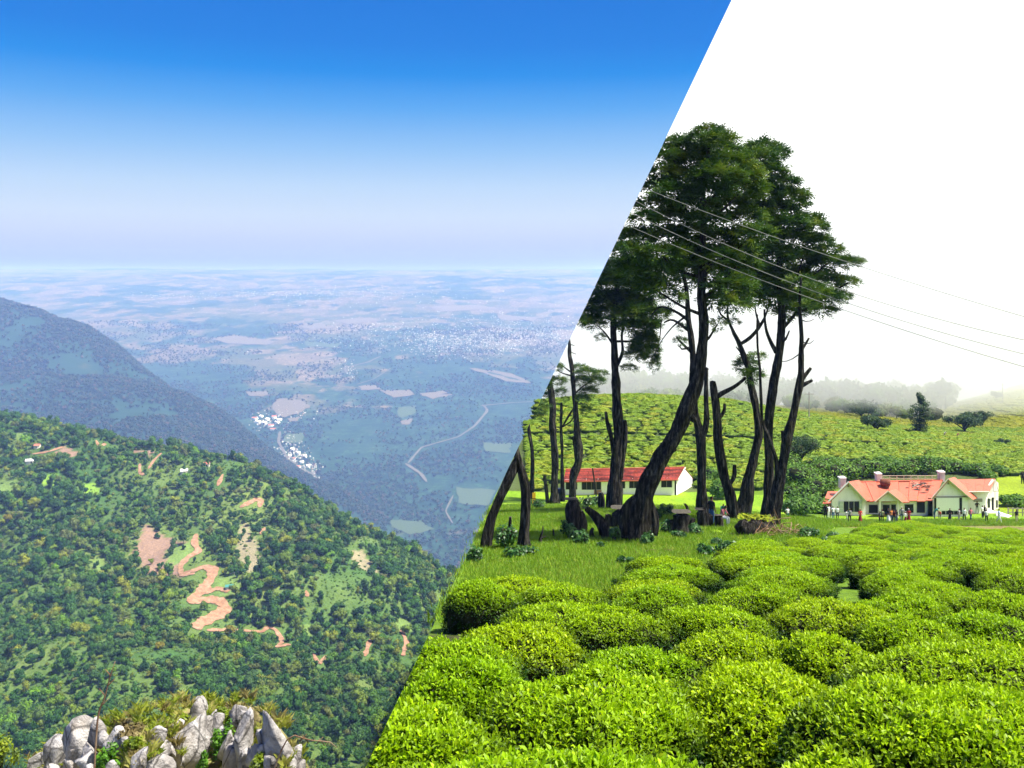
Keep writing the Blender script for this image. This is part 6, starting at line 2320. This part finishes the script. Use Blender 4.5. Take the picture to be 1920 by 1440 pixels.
SKIN, HAIR = (.20, .10, .06), (.012, .010, .010)
WHT, BLK, RED, MAR, BLU, JEAN, GRY, ORG, TEAL, PNK, GRN = (.8, .8, .8), (.015, .015, .018), (.50, .03, .03), (.24, .02, .03), (.06, .13, .32), (.05, .08, .16), (.3, .3, .3), (.5, .18, .05), (.03, .15, .15), (.48, .15, .17), (.08, .2, .1)
PEOPLE = [  # px, feet py, D, height px, kind, rz, top, bottom, hair/head, label
    (1548, 970, 106, 27, 'stand', 2.6, BLK, BLK, HAIR, 'person in black at the lean-to corner of the white house'),
    (1553.5, 970, 106, 27, 'stand', .4, WHT, WHT, HAIR, 'person in white shirt and white trousers beside the lean-to'),
    (1557.5, 970, 107, 26, 'stand', 1.2, BLK, GRY, HAIR, 'person in dark shirt half behind the white clad one at the lean-to'),
    (1562, 970, 106, 25, 'stand', .2, WHT, BLU, HAIR, 'person in white shirt and blue trousers left of the gable window'),
    (1570, 970.5, 106, 25, 'stand', 0, WHT, BLK, HAIR, 'person in pale shirt and black trousers by the gable window shutter'),
    (1588, 971, 104, 21, 'walk', .6, WHT, GRY, HAIR, 'child in white walking below the gable window'),
    (1593, 979, 101, 27, 'walk', -.4, GRY, BLK, HAIR, 'person in grey top walking below the gable window'),
    (1613, 978, 101, 26, 'dress', 0, RED, MAR, RED, 'person in red headscarf and long maroon dress on the lawn'),
    (1649, 979, 101, 22, 'stand', .8, BLK, BLK, HAIR, 'small person in black left of the porch'),
    (1654, 980, 101, 26, 'stand', -.2, (.25, .27, .15), BLK, HAIR, 'person in olive top left of the porch post'),
    (1666, 980.5, 101, 28, 'dress', 0, BLK, WHT, HAIR, 'person in black top and long white garment before the porch'),
    (1671, 980.5, 101, 27, 'stand', .3, ORG, JEAN, HAIR, 'person in orange top and jeans before the porch'),
    (1676, 980.5, 101, 25, 'stand', -.5, (.12, .03, .04), JEAN, HAIR, 'person in dark red top and jeans before the porch'),
    (1681, 980.5, 101, 25, 'stand', .5, BLK, JEAN, HAIR, 'person in black top and jeans at the edge of the porch group'),
    (1691, 979, 102, 29, 'walk', -.3, GRY, JEAN, WHT, 'person in grey with a white cap right of the porch'),
    (1698, 982, 100, 21, 'dress', .4, WHT, MAR, WHT, 'child in white beside the person in the maroon skirt'),
    (1704, 983, 100, 28, 'dress', 0, MAR, MAR, WHT, 'person in wide maroon skirt and white headscarf on the lawn'),
    (1752, 973, 105, 24, 'bend', 1.4, TEAL, JEAN, HAIR, 'person in teal bending at the right gable corner'),
    (1762, 973, 105, 18, 'bend', -.5, RED, GRY, RED, 'person in red crouching below the white board'),
    (1781, 974, 104, 24, 'dress', 0, BLK, BLK, HAIR, 'person in a long black robe below the white board'),
    (1798, 975, 104, 23, 'stand', .4, GRY, GRY, HAIR, 'person in grey beside the right gable window slit'),
    (1808, 976, 103, 26, 'stand', -.2, WHT, BLK, HAIR, 'person in white shirt and black trousers right of the white board'),
    (1820, 976, 103, 26, 'walk', .3, PNK, JEAN, HAIR, 'person in pink red shirt and jeans by the wing'),
    (1832, 963.5, 112.3, 25, 'wave', 0, BLK, GRY, HAIR, 'person in black standing with hands up on the raised wing platform'),
    (1842, 972, 108, 24, 'stand', .6, WHT, BLK, HAIR, 'person in white shirt beside the platform of the wing'),
    (1846, 972, 108.4, 24, 'stand', -.6, BLK, BLK, HAIR, 'person in black behind the white shirted one at the platform'),
    (1849.5, 981, 101, 26, 'stand', 0, WHT, BLK, HAIR, 'person in white T-shirt and black trousers in front of the wing'),
    (1873, 981, 101, 27, 'walk', 1.2, (.35, .5, .7), WHT, HAIR, 'person in pale blue top and white trousers striding past the white sheet'),
    (1906, 979, 101, 26, 'stand', .2, BLK, (.45, .4, .3), HAIR, 'person in black top and tan trousers by the rail fence'),
    (1476.5, 977, 98, 26, 'stand', .1, WHT, TEAL, HAIR, 'person in white shirt and teal wrap alone right of the old trees'),
    (1917, 893, 132, 26, 'stand', 0, BLK, BLK, HAIR, 'dark figure on the yellow slope at the right frame edge'),
    (1334, 985, 62, 60, 'stand', 2.2, BLK, BLU, HAIR, 'person in black shirt with hands low standing between the trunks'),
    (1352, 985, 60, 40, 'sit', .9, PNK, WHT, HAIR, 'person in pink shirt sitting on a stump bent forward'),
    (1320, 983, 63, 34, 'sit', -.8, BLK, JEAN, HAIR, 'person mostly hidden behind the mossy stump'),
    (1354, 968, 66, 22, 'sit', .2, TEAL, TEAL, HAIR, 'person in teal seated behind the pink shirt'),
    (1731, 817, 190, 0, 'bend', .4, WHT, GRY, WHT, None),
]
for (x, y, D, hpx, kind, rz, top_, bot_, hair, lab) in PEOPLE:
    if lab is None:
        continue
    p = W(x, y, D)
    if D < 80:
        p = ghit(x, y, 40, 90)
    elif not (lab.endswith('platform') and 'raised' in lab):
        zg = gz1(p[0], p[1])
        p[2] = zg
    base_h = {'sit': 1.30, 'bend': 1.45}.get(kind, 1.77)
    s = float(np.clip(hpx / F * D / base_h, .75, 1.12)) if D > 80 else float(np.clip(hpx / F * p[1] / base_h, .8, 1.1))
    o = bpy.data.objects.new('person', PP[kind])
    col.objects.link(o)
    o.location = tuple(p)
    o.rotation_euler = (0, 0, rz)
    o.scale = (s, s, s)
    for k, c_ in enumerate((SKIN, top_, bot_, hair)):
        o.material_slots[k].link = 'OBJECT'
        o.material_slots[k].material = cmat(c_)
    tag(o, lab, 'person', 'people around the houses and trees')
# tea pickers far up the hill
for (x, y, c_, lab) in ((1771, 824, WHT, 'tiny tea picker in white on the hill crest'), (1795, 826, (.6, .2, .2), 'tiny tea picker in red on the hill crest'), (1876, 836, WHT, 'tiny tea picker in white further right on the crest')):
    g = ghit(x, y, 120, 300)
    o = bpy.data.objects.new('person', PP['bend'])
    col.objects.link(o)
    o.location = tuple(g + np.array([0, 0, .3]))
    for k, cc in enumerate((SKIN, c_, GRY, c_)):
        o.material_slots[k].link = 'OBJECT'
        o.material_slots[k].material = cmat(cc)
    tag(o, lab, 'person', 'tea pickers on the hill')

# ------------------------------------------------------------------ rocky spur in the valley foreground
b = MB('grey_rock', .9, .2)
v = b.pos()
n0 = b.noise(v, 1.6, 7, .7, .6)
vor = b.n('ShaderNodeTexVoronoi', feature='DISTANCE_TO_EDGE')
b.l(b.pos((1, 1, .6)), vor.inputs['Vector'])
vor.inputs['Scale'].default_value = .9
c = b.ramp(n0, [(.25, (.10, .09, .085)), (.42, (.28, .26, .245)), (.56, (.46, .435, .42)), (.74, (.60, .58, .56))])
c = b.mix(b.ramp(b.noise(v, .5, 4), [(.55, (0, 0, 0)), (.75, (.6, .6, .6))]), c, (.34, .25, .15))
crack = b.ramp(vor.outputs['Distance'], [(0, (.25, .25, .25)), (.04, (1, 1, 1))])
b.base(b.mix(1.0, c, crack, 'MULTIPLY'))
b.bump(b.math('ADD', n0, b.math('MULTIPLY', b.noise(v, 7, 5), .35)), 1.0, .25)
M_ROCK = b.m
SD = 30.0
sp_pts = []
sil = [(-80, 1470), (20, 1450), (60, 1425), (110, 1392), (160, 1372), (200, 1362), (260, 1342), (310, 1328), (360, 1312), (400, 1318), (445, 1318), (480, 1332), (510, 1352), (535, 1385), (552, 1420), (566, 1470)]
sx_, sy_ = np.array([q[0] for q in sil]), np.array([q[1] for q in sil])
nu, nvv = 70, 26
V = np.zeros((nvv, nu, 3))
for j in range(nvv):
    t = j / (nvv - 1)
    for i in range(nu):
        xx_ = -120 + 720 * i / (nu - 1)
        ytop = np.interp(xx_, sx_, sy_) + 6
        dd = SD - 7 * t + 2 * math.sin(xx_ * .02)
        q = W(xx_, ytop + t ** 1.2 * 330, dd)
        V[j, i] = q
nz = fbm(V[..., 0] / 1.4, V[..., 2] / 1.4 + V[..., 1] * .3, 4, 88) - .5
V[..., 1] += nz * 1.6
V[..., 2] += (fbm(V[..., 0] / .8, V[..., 1] / .8, 3, 89) - .5) * .5
Vb = V[0].copy()
back = [Vb + np.array([0, 3, -2.5]), Vb + np.array([0, 7, -12]), Vb + np.array([0, 12, -40])]
rows = [bk for bk in back[::-1]] + [V[j] for j in range(nvv)] + [V[-1] + np.array([0, 2, -60])]
V = np.vstack(rows)
Fc = [(j * nu + i, j * nu + i + 1, (j + 1) * nu + i + 1, (j + 1) * nu + i) for j in range(len(rows) - 1) for i in range(nu - 1)]
b = MB('spur_soil', .95, .1)
v = b.pos()
b.base(b.ramp(b.noise(v, 1.3, 6, .7), [(.3, (.10, .08, .04)), (.5, (.24, .20, .09)), (.62, (.17, .22, .03)), (.8, (.36, .32, .18))]))
b.bump(b.noise(v, 4, 5), .8, .15)
tag(obj('rock_spur', mesh_np('rock_spur', V, Fc, True), b.m), 'steep rocky spur below the viewpoint', None, kind='structure')
spurT = (sx_, sy_)


def spur_pt(px, py):
    ytop = np.interp(px, sx_, sy_) + 6
    t = np.clip((py - ytop) / 330, 0, 1) ** (1 / 1.2)
    dd = SD - 7 * t + 2 * math.sin(px * .02)
    return W(px, py, dd - 1.05)


def boulder(px, py, wpx, hpx, label, seed, lean=0.0):
    r = np.random.default_rng(seed)
    V0, F0 = ICO[3]
    c = spur_pt(px, py)
    w, h = wpx / F * c[1] * .66, hpx / F * c[1] * .62
    V = V0.copy()
    nn = V.copy()
    V = V * (1.05 + (fbm(V[:, 0] * 2.5 + seed, V[:, 2] * 2.5 + V[:, 1], 4, seed) - .5) * .5)[:, None]
    # broken planes
    for k in range(13):
        n = r.normal(0, 1, 3)
        if k < 6:
            n *= (1, .7, .35)
        n /= np.linalg.norm(n)
        d = r.uniform(.42, .82)
        dist_ = V @ n - d
        V = V - np.where(dist_ > 0, dist_, 0)[:, None] * n
    V = V * 1.12 + nn * ((fbm(V[:, 0] * 9 + seed, V[:, 2] * 7 + V[:, 1] * 8, 3, seed + 3) - .5) * .10)[:, None]
    V = V * np.array([w, min(w, h) * .9, h])
    V[:, 0] += V[:, 2] * lean
    me = mesh_np('boulder', V, F0)
    o = obj('boulder', me, M_ROCK, None, tuple(c))
    tag(o, label, 'boulder', 'grey boulders on the rocky spur')
    return o


for i, (x, y, w_, h_, ln, lab) in enumerate([
        (350, 1402, 78, 92, .05, 'largest smooth grey boulder in the middle of the rocky spur'), (460, 1400, 34, 120, .0, 'tall thin rock pillar on the right of the spur'), (449, 1340, 26, 50, .1, 'rock knob topping the thin pillar'),
        (371, 1332, 24, 38, 0, 'small pointed rock at the top of the spur'), (222, 1386, 50, 34, 0, 'rounded grey rock half in bushes left of the largest'), (178, 1388, 26, 70, .1, 'upright rock at the right end of the left cluster'),
        (150, 1392, 60, 60, .2, 'broad cracked rock of the left cluster'), (112, 1410, 50, 54, .25, 'blocky rock low in the left cluster'), (74, 1428, 40, 36, .2, 'lowest block at the left end of the cluster'), (165, 1432, 44, 50, 0, 'pale rock at the bottom under the left cluster'),
        (528, 1410, 50, 110, -.25, 'slanted pale slab at the right end of the spur'), (500, 1395, 34, 40, -.2, 'brown rock between pillar and slanted slab'), (300, 1412, 44, 50, .2, 'dark shadowed rock left of the largest boulder'), (262, 1422, 30, 34, 0, 'pinkish rock low between bushes'),
        (392, 1378, 22, 56, 0, 'narrow rock against the right side of the largest'), (440, 1416, 34, 60, 0, 'rough rock at the foot of the pillar'), (305, 1440, 60, 40, 0, 'flat rock at the bottom edge left of the largest'), (405, 1346, 20, 20, 0, 'little rock under the round yellow bush'), (330, 1358, 24, 20, 0, 'little ledge rock above the largest boulder'), (480, 1425, 30, 44, 0, 'shaded rock right of the pillar foot'),
        (130, 1432, 26, 26, 0, 'small square rock in the left cluster'), (96, 1432, 24, 24, 0, 'small dark rock in the left cluster')]):
    boulder(x, y, w_, h_, lab, 40 + i, ln)
rr_ = np.random.default_rng(77)
for i in range(44):
    x = rr_.uniform(70, 560)
    y = np.interp(x, sx_, sy_) + 14 + rr_.random() * 90
    s_ = rr_.uniform(12, 34)
    boulder(x, y, s_, s_ * rr_.uniform(.8, 1.8), 'small grey stone wedged among the bigger boulders of the spur', 140 + i, rr_.uniform(-.2, .2))
b = MB('spur_leaves', .5, .3)
c = b.ramp(b.noise(b.coord(), 2.2, 3), [(.3, (.07, .12, .008)), (.5, (.18, .25, .01)), (.7, (.32, .34, .015))])
b.base(c)
b.translucent(c, .35)
M_SPURLEAF = b.m
b = MB('spur_fern', .5, .3)
c = b.ramp(b.noise(b.coord(), 2.2, 3), [(.3, (.04, .12, .008)), (.6, (.12, .30, .012)), (.75, (.25, .38, .02))])
b.base(c)
b.translucent(c, .35)
M_FERN = b.m


def spur_bush(px, py, wpx, hpx, label, seed, m=None, leaf=.13, n=700):
    r = np.random.default_rng(seed)
    c = spur_pt(px, py) + np.array([0, -.3, 0])
    w, h = wpx / F * c[1], hpx / F * c[1]
    root = empty('shrub', c - np.array([0, 0, h * .5]))
    tag(root, label, 'shrub', 'yellow green shrubs on the rocky spur')
    cs, ns_, st = [], [], []
    for k in range(7):
        q = np.array([r.uniform(-.3, .3) * w, r.uniform(-.2, .2) * w, h * r.uniform(.3, .75)])
        v_ = r.normal(0, 1, (n // 7, 3))
        v_ /= np.linalg.norm(v_, axis=1, keepdims=True)
        cs.append(q + v_ * np.array([w * .22, w * .2, h * .24]) * r.uniform(.4, 1.15, (len(v_), 1)))
        ns_.append(v_ + np.array([0, 0, .5]))
        st.append(tube_np([(0, 0, -.1), q * .5, q], [.03, .02, .008], 5, .1, seed + k, res=.2))
    C = np.vstack(cs)
    V, Fq = leaf_quads(C, np.vstack(ns_), leaf * r.uniform(.6, 1.4, len(C)), leaf * .5, r, .5)
    V, Ft = merge([(V, Fq)])
    obj('foliage', mesh_np('foliage', V, Ft), m or M_SPURLEAF, root)
    V, Ft = merge(st)
    obj('stems_or_core', mesh_np('stems_or_core', V, Ft), M_TWIG, root)


for i, (x, y, w_, h_, m_, lab) in enumerate([(425, 1335, 48, 44, M_SPURLEAF, 'round yellow green bush on top of the spur'), (376, 1312, 34, 22, M_SPURLEAF, 'small yellow bush crowning the spur'), (12, 1405, 64, 76, M_SPURLEAF, 'yellow bush at the bottom left corner'), (212, 1415, 50, 70, M_FERN, 'bright ferny bush right of the left rock cluster'),
                                              (425, 1385, 44, 80, M_FERN, 'ferny growth between the largest boulder and the pillar'), (262, 1388, 50, 40, M_SPURLEAF, 'yellow bush beside the half buried rock'), (300, 1350, 70, 40, M_SPURLEAF, 'olive bush upslope of the largest boulder'), (392, 1350, 26, 26, M_FERN, 'small fern beside the pointed rock'),
                                              (340, 1338, 50, 26, M_SPURLEAF, 'low olive bush left of the pointed rock'), (490, 1418, 40, 40, M_SPURLEAF, 'dry yellow bush below the slanted slab'), (250, 1362, 70, 26, mat('brown_heath', (.11, .085, .03), .8), 'brown heathy bush on the left shoulder of the spur'), (575, 1440, 40, 26, M_SPURLEAF, 'yellow green bush beyond the slanted slab'), (385, 1420, 24, 50, M_FERN, 'fern strip against the largest boulder')]):
    spur_bush(x, y, w_, h_, lab, 80 + i, m_)
# dry grass tufts over the spur
gp2 = []
for i in range(3):
    r = np.random.default_rng(150 + i)
    V, Fc = [], []
    for k in range(26):
        a_ = r.uniform(0, 6.28)
        bx, by = r.normal(0, .10, 2)
        h_ = r.uniform(.25, .6)
        w_ = .006
        lx, ly = r.normal(0, .16, 2)
        n0_ = len(V)
        V += [(bx - w_ * math.cos(a_), by - w_ * math.sin(a_), -.05), (bx + w_ * math.cos(a_), by + w_ * math.sin(a_), -.05), (bx + lx * .5, by + ly * .5, h_ * .7), (bx + lx * 1.6, by + ly * 1.6, h_)]
        Fc += [(n0_, n0_ + 1, n0_ + 2), (n0_ + 1, n0_ + 3, n0_ + 2)]
    gp2.append(mesh_np('tuft', V, Fc))
b = MB('dry_grass', .7, .2)
c = b.ramp(b.rand(), [(0, (.20, .28, .02)), (.4, (.36, .40, .05)), (.75, (.46, .42, .14)), (1, (.22, .18, .06))])
b.base(c)
b.translucent(c, .3)
for g_ in gp2:
    g_.materials.append(b.m)
nq = 260
xx = rng.uniform(30, 575, nq)
top_ = np.interp(xx, sx_, sy_)
yy_ = top_ + 4 + rng.random(nq) ** 1.4 * 110
P_ = np.array([spur_pt(a_, c_) for a_, c_ in zip(xx, yy_)]) + np.array([0, .75, -.1])
s = rng.uniform(.3, .7, nq)
o = scatter('dry_grass', P_, np.stack([s, s, s], 1), np.stack([0 * s, 0 * s, rng.uniform(0, 6.28, nq)], 1), rng.integers(0, 3, nq), gp2)
tag(o, 'dry yellow grass between the boulders of the spur', 'grass')
# dry twigs reaching into the view
for i, (pts, lab) in enumerate([([(183, 1350, 7), (196, 1310, 5), (206, 1270, 4.4), (216, 1240, 2)], 'brown dry twig standing up above the left part of the spur'), ([(540, 1385, 5), (580, 1388, 5), (620, 1392, 4), (632, 1402, 2)], 'pale dry branch sticking out right of the spur')]):
    root = empty('dry_twig', W(pts[0][0], pts[0][1] + 20, 14))
    tag(root, lab, 'twig')
    pts = [(pts[0][0] - 10, pts[0][1] + 160, 8)] + pts if i == 0 else [(500, 1480, 8)] + pts
    P, R = pxpath(pts, 14)
    V, Ft = merge([tube_np(P, R * .6, 7, .1, i)])
    me = mesh_np('stem', V, Ft, True)
    me.transform(Matrix.Translation(-root.location))
    obj('stem', me, M_DRY, root)
    parts = []
    for k in range(4):
        t_ = (k + 1.5) / 6
        a_ = P[1] * (1 - t_) + P[-1] * t_
        parts.append(tube_np([a_, a_ + np.array([.10 * (-1) ** k, .02, .10])], [.012, .004], 5, 0, k, res=.05))
    for q in parts:
        V, Ft = merge([q])
        me = mesh_np('side_shoot', V, Ft, True)
        me.transform(Matrix.Translation(-root.location))
        obj('side_shoot', me, M_DRY, root)

# ---- lone trees and huts on the hill that can be told apart
def lone_tree(px, py, s, label, seed, c=None):
    g = hill_hit(px, py)
    pm = tree_proto(seed, 520, 0)
    o = obj('lone_tree', pm, c or M_FOREST, None, tuple(g - np.array([0, 0, .2])))
    o.scale = (s, s, s * 1.15)
    tag(o, label, 'tree', 'lone trees on the hill clearings')


b = MB('yellow_tree_leaves', .7, .15)
c = b.ramp(b.noise(b.coord(), 3, 3), [(.3, (.14, .14, .015)), (.7, (.32, .27, .02))])
b.base(c)
b.translucent(c, .25)
M_YTREE = b.m
for i, (x, y, s, lab, m_) in enumerate([(284, 1058, 2.6, 'lone dark tree low in the brown clearing', None), (300, 1066, 3.2, 'rounded tree at the lower rim of the brown clearing', None), (318, 1068, 3.0, 'tree at the lower right rim of the brown clearing', None), (312, 1046, 2.8, 'tree in the middle of the brown clearing', None), (270, 1072, 2.4, 'small tree at the lower left of the brown clearing', None),
                                        (296, 1010, 3.0, 'dark tree at the top of the brown clearing', None), (345, 1030, 2.2, 'small tree on the green strip by the road', None), (432, 1192, 4.6, 'golden tree standing below the road hairpin', M_YTREE), (15, 980, 4.6, 'bright yellow tree near the left frame edge', M_YTREE), (40, 972, 3.6, 'smaller yellow tree beside the one at the left edge', M_YTREE), (390, 868, 3.4, 'dark round tree on the hill ridge', None), (300, 1218, 3.0, 'yellow green tree left under the road', M_YTREE)]):
    lone_tree(x, y, s, lab, 60 + i, m_)
M_TEALROOF = mat('teal_sheet', (.05, .20, .17), .6)
M_HUTW = mat('hut_wall', (.70, .66, .58), .85)
M_REDROOF = mat('hut_roof', (.42, .14, .09), .8)


def hut(px, py, w, d, h, rz, m_roof, label, hit=hill_hit, m_wall=None):
    g = hit(px, py)
    root = empty('hut' if hit is hill_hit else 'valley_building', g, rz)
    tag(root, label, 'building')
    V = [(-w, -d, -2), (w, -d, -2), (w, d, -2), (-w, d, -2), (-w, -d, h), (w, -d, h), (w, d, h), (-w, d, h), (-w, 0, h * 1.5), (w, 0, h * 1.5)]
    Fc = [(0, 1, 5), (0, 5, 4), (1, 2, 6), (1, 6, 5), (2, 3, 7), (2, 7, 6), (3, 0, 4), (3, 4, 7), (5, 6, 9), (4, 8, 7)]
    obj('wall', mesh_np('wall', V, Fc), m_wall or M_HUTW, root)
    e = .3
    V = [(-w - e, -d - e, h - .1), (w + e, -d - e, h - .1), (w + e, 0, h * 1.5 + .12), (-w - e, 0, h * 1.5 + .12), (-w - e, d + e, h - .1), (w + e, d + e, h - .1)]
    obj('roof', mesh_np('roof', V, [(0, 1, 2, 3), (3, 2, 5, 4)]), m_roof, root)
    obj('door', mesh_np('door', [(-.5, -d - .05, 0), (.5, -d - .05, 0), (.5, -d - .05, min(2, h * .8)), (-.5, -d - .05, min(2, h * .8))], [(0, 1, 2, 3)]), M_DARK, root)


hut(430, 1104, 2.2, 1.6, 1.8, .3, M_TEALROOF, 'teal roofed hut on the bare spur of the road')
hut(440, 1076, 2.0, 1.5, 1.8, -.3, M_TEALROOF, 'small grey green hut above the teal roofed one')
hut(60, 868, 4.5, 2.0, 2.2, .2, M_CLEAN, 'long pale roofed shed at the left on the ridge clearing')
hut(104, 860, 3.2, 1.8, 2.2, .5, M_REDROOF, 'shed at the lower edge of the ridge clearing')
hut(70, 840, 2.4, 1.8, 2.4, 0, M_REDROOF, 'red roofed hut above the ridge clearing')
hut(345, 888, 2.6, 2.0, 2.6, .4, M_CLEAN, 'white hut among trees on the ridge')
hut(388, 874, 2.2, 1.8, 2.2, .1, M_REDROOF, 'brown hut under the round ridge tree')
rr_ = np.random.default_rng(5)
for k, (x, y) in enumerate([(478, 786), (490, 782), (502, 788), (514, 784), (520, 794), (496, 795), (508, 799), (484, 793), (524, 788), (512, 806), (548, 845), (560, 852), (552, 862), (566, 868), (572, 858), (560, 878), (578, 876), (544, 856)]):
    big = k < 10
    hut(x, y, rr_.uniform(6, 11) if big else rr_.uniform(4, 6), rr_.uniform(4, 6) if big else 3.5, rr_.uniform(4, 7), rr_.uniform(-.5, .5), M_CLEAN if k % 3 else M_REDROOF,
        ('white works building at the wood edge, ' if big else 'white village house by the valley track, ') + ['leftmost', 'second from the left on top', 'middle of the top row', 'right end of the top row', 'rightmost low one', 'in the middle below', 'below right of the middle', 'low at the left', 'at the right end', 'lowest one', 'topmost', 'below the topmost to the right', 'at the left edge', 'in the middle', 'at the right edge', 'low in the middle', 'lowest right', 'left of the middle'][k], plain_hit, M_CLEAN)
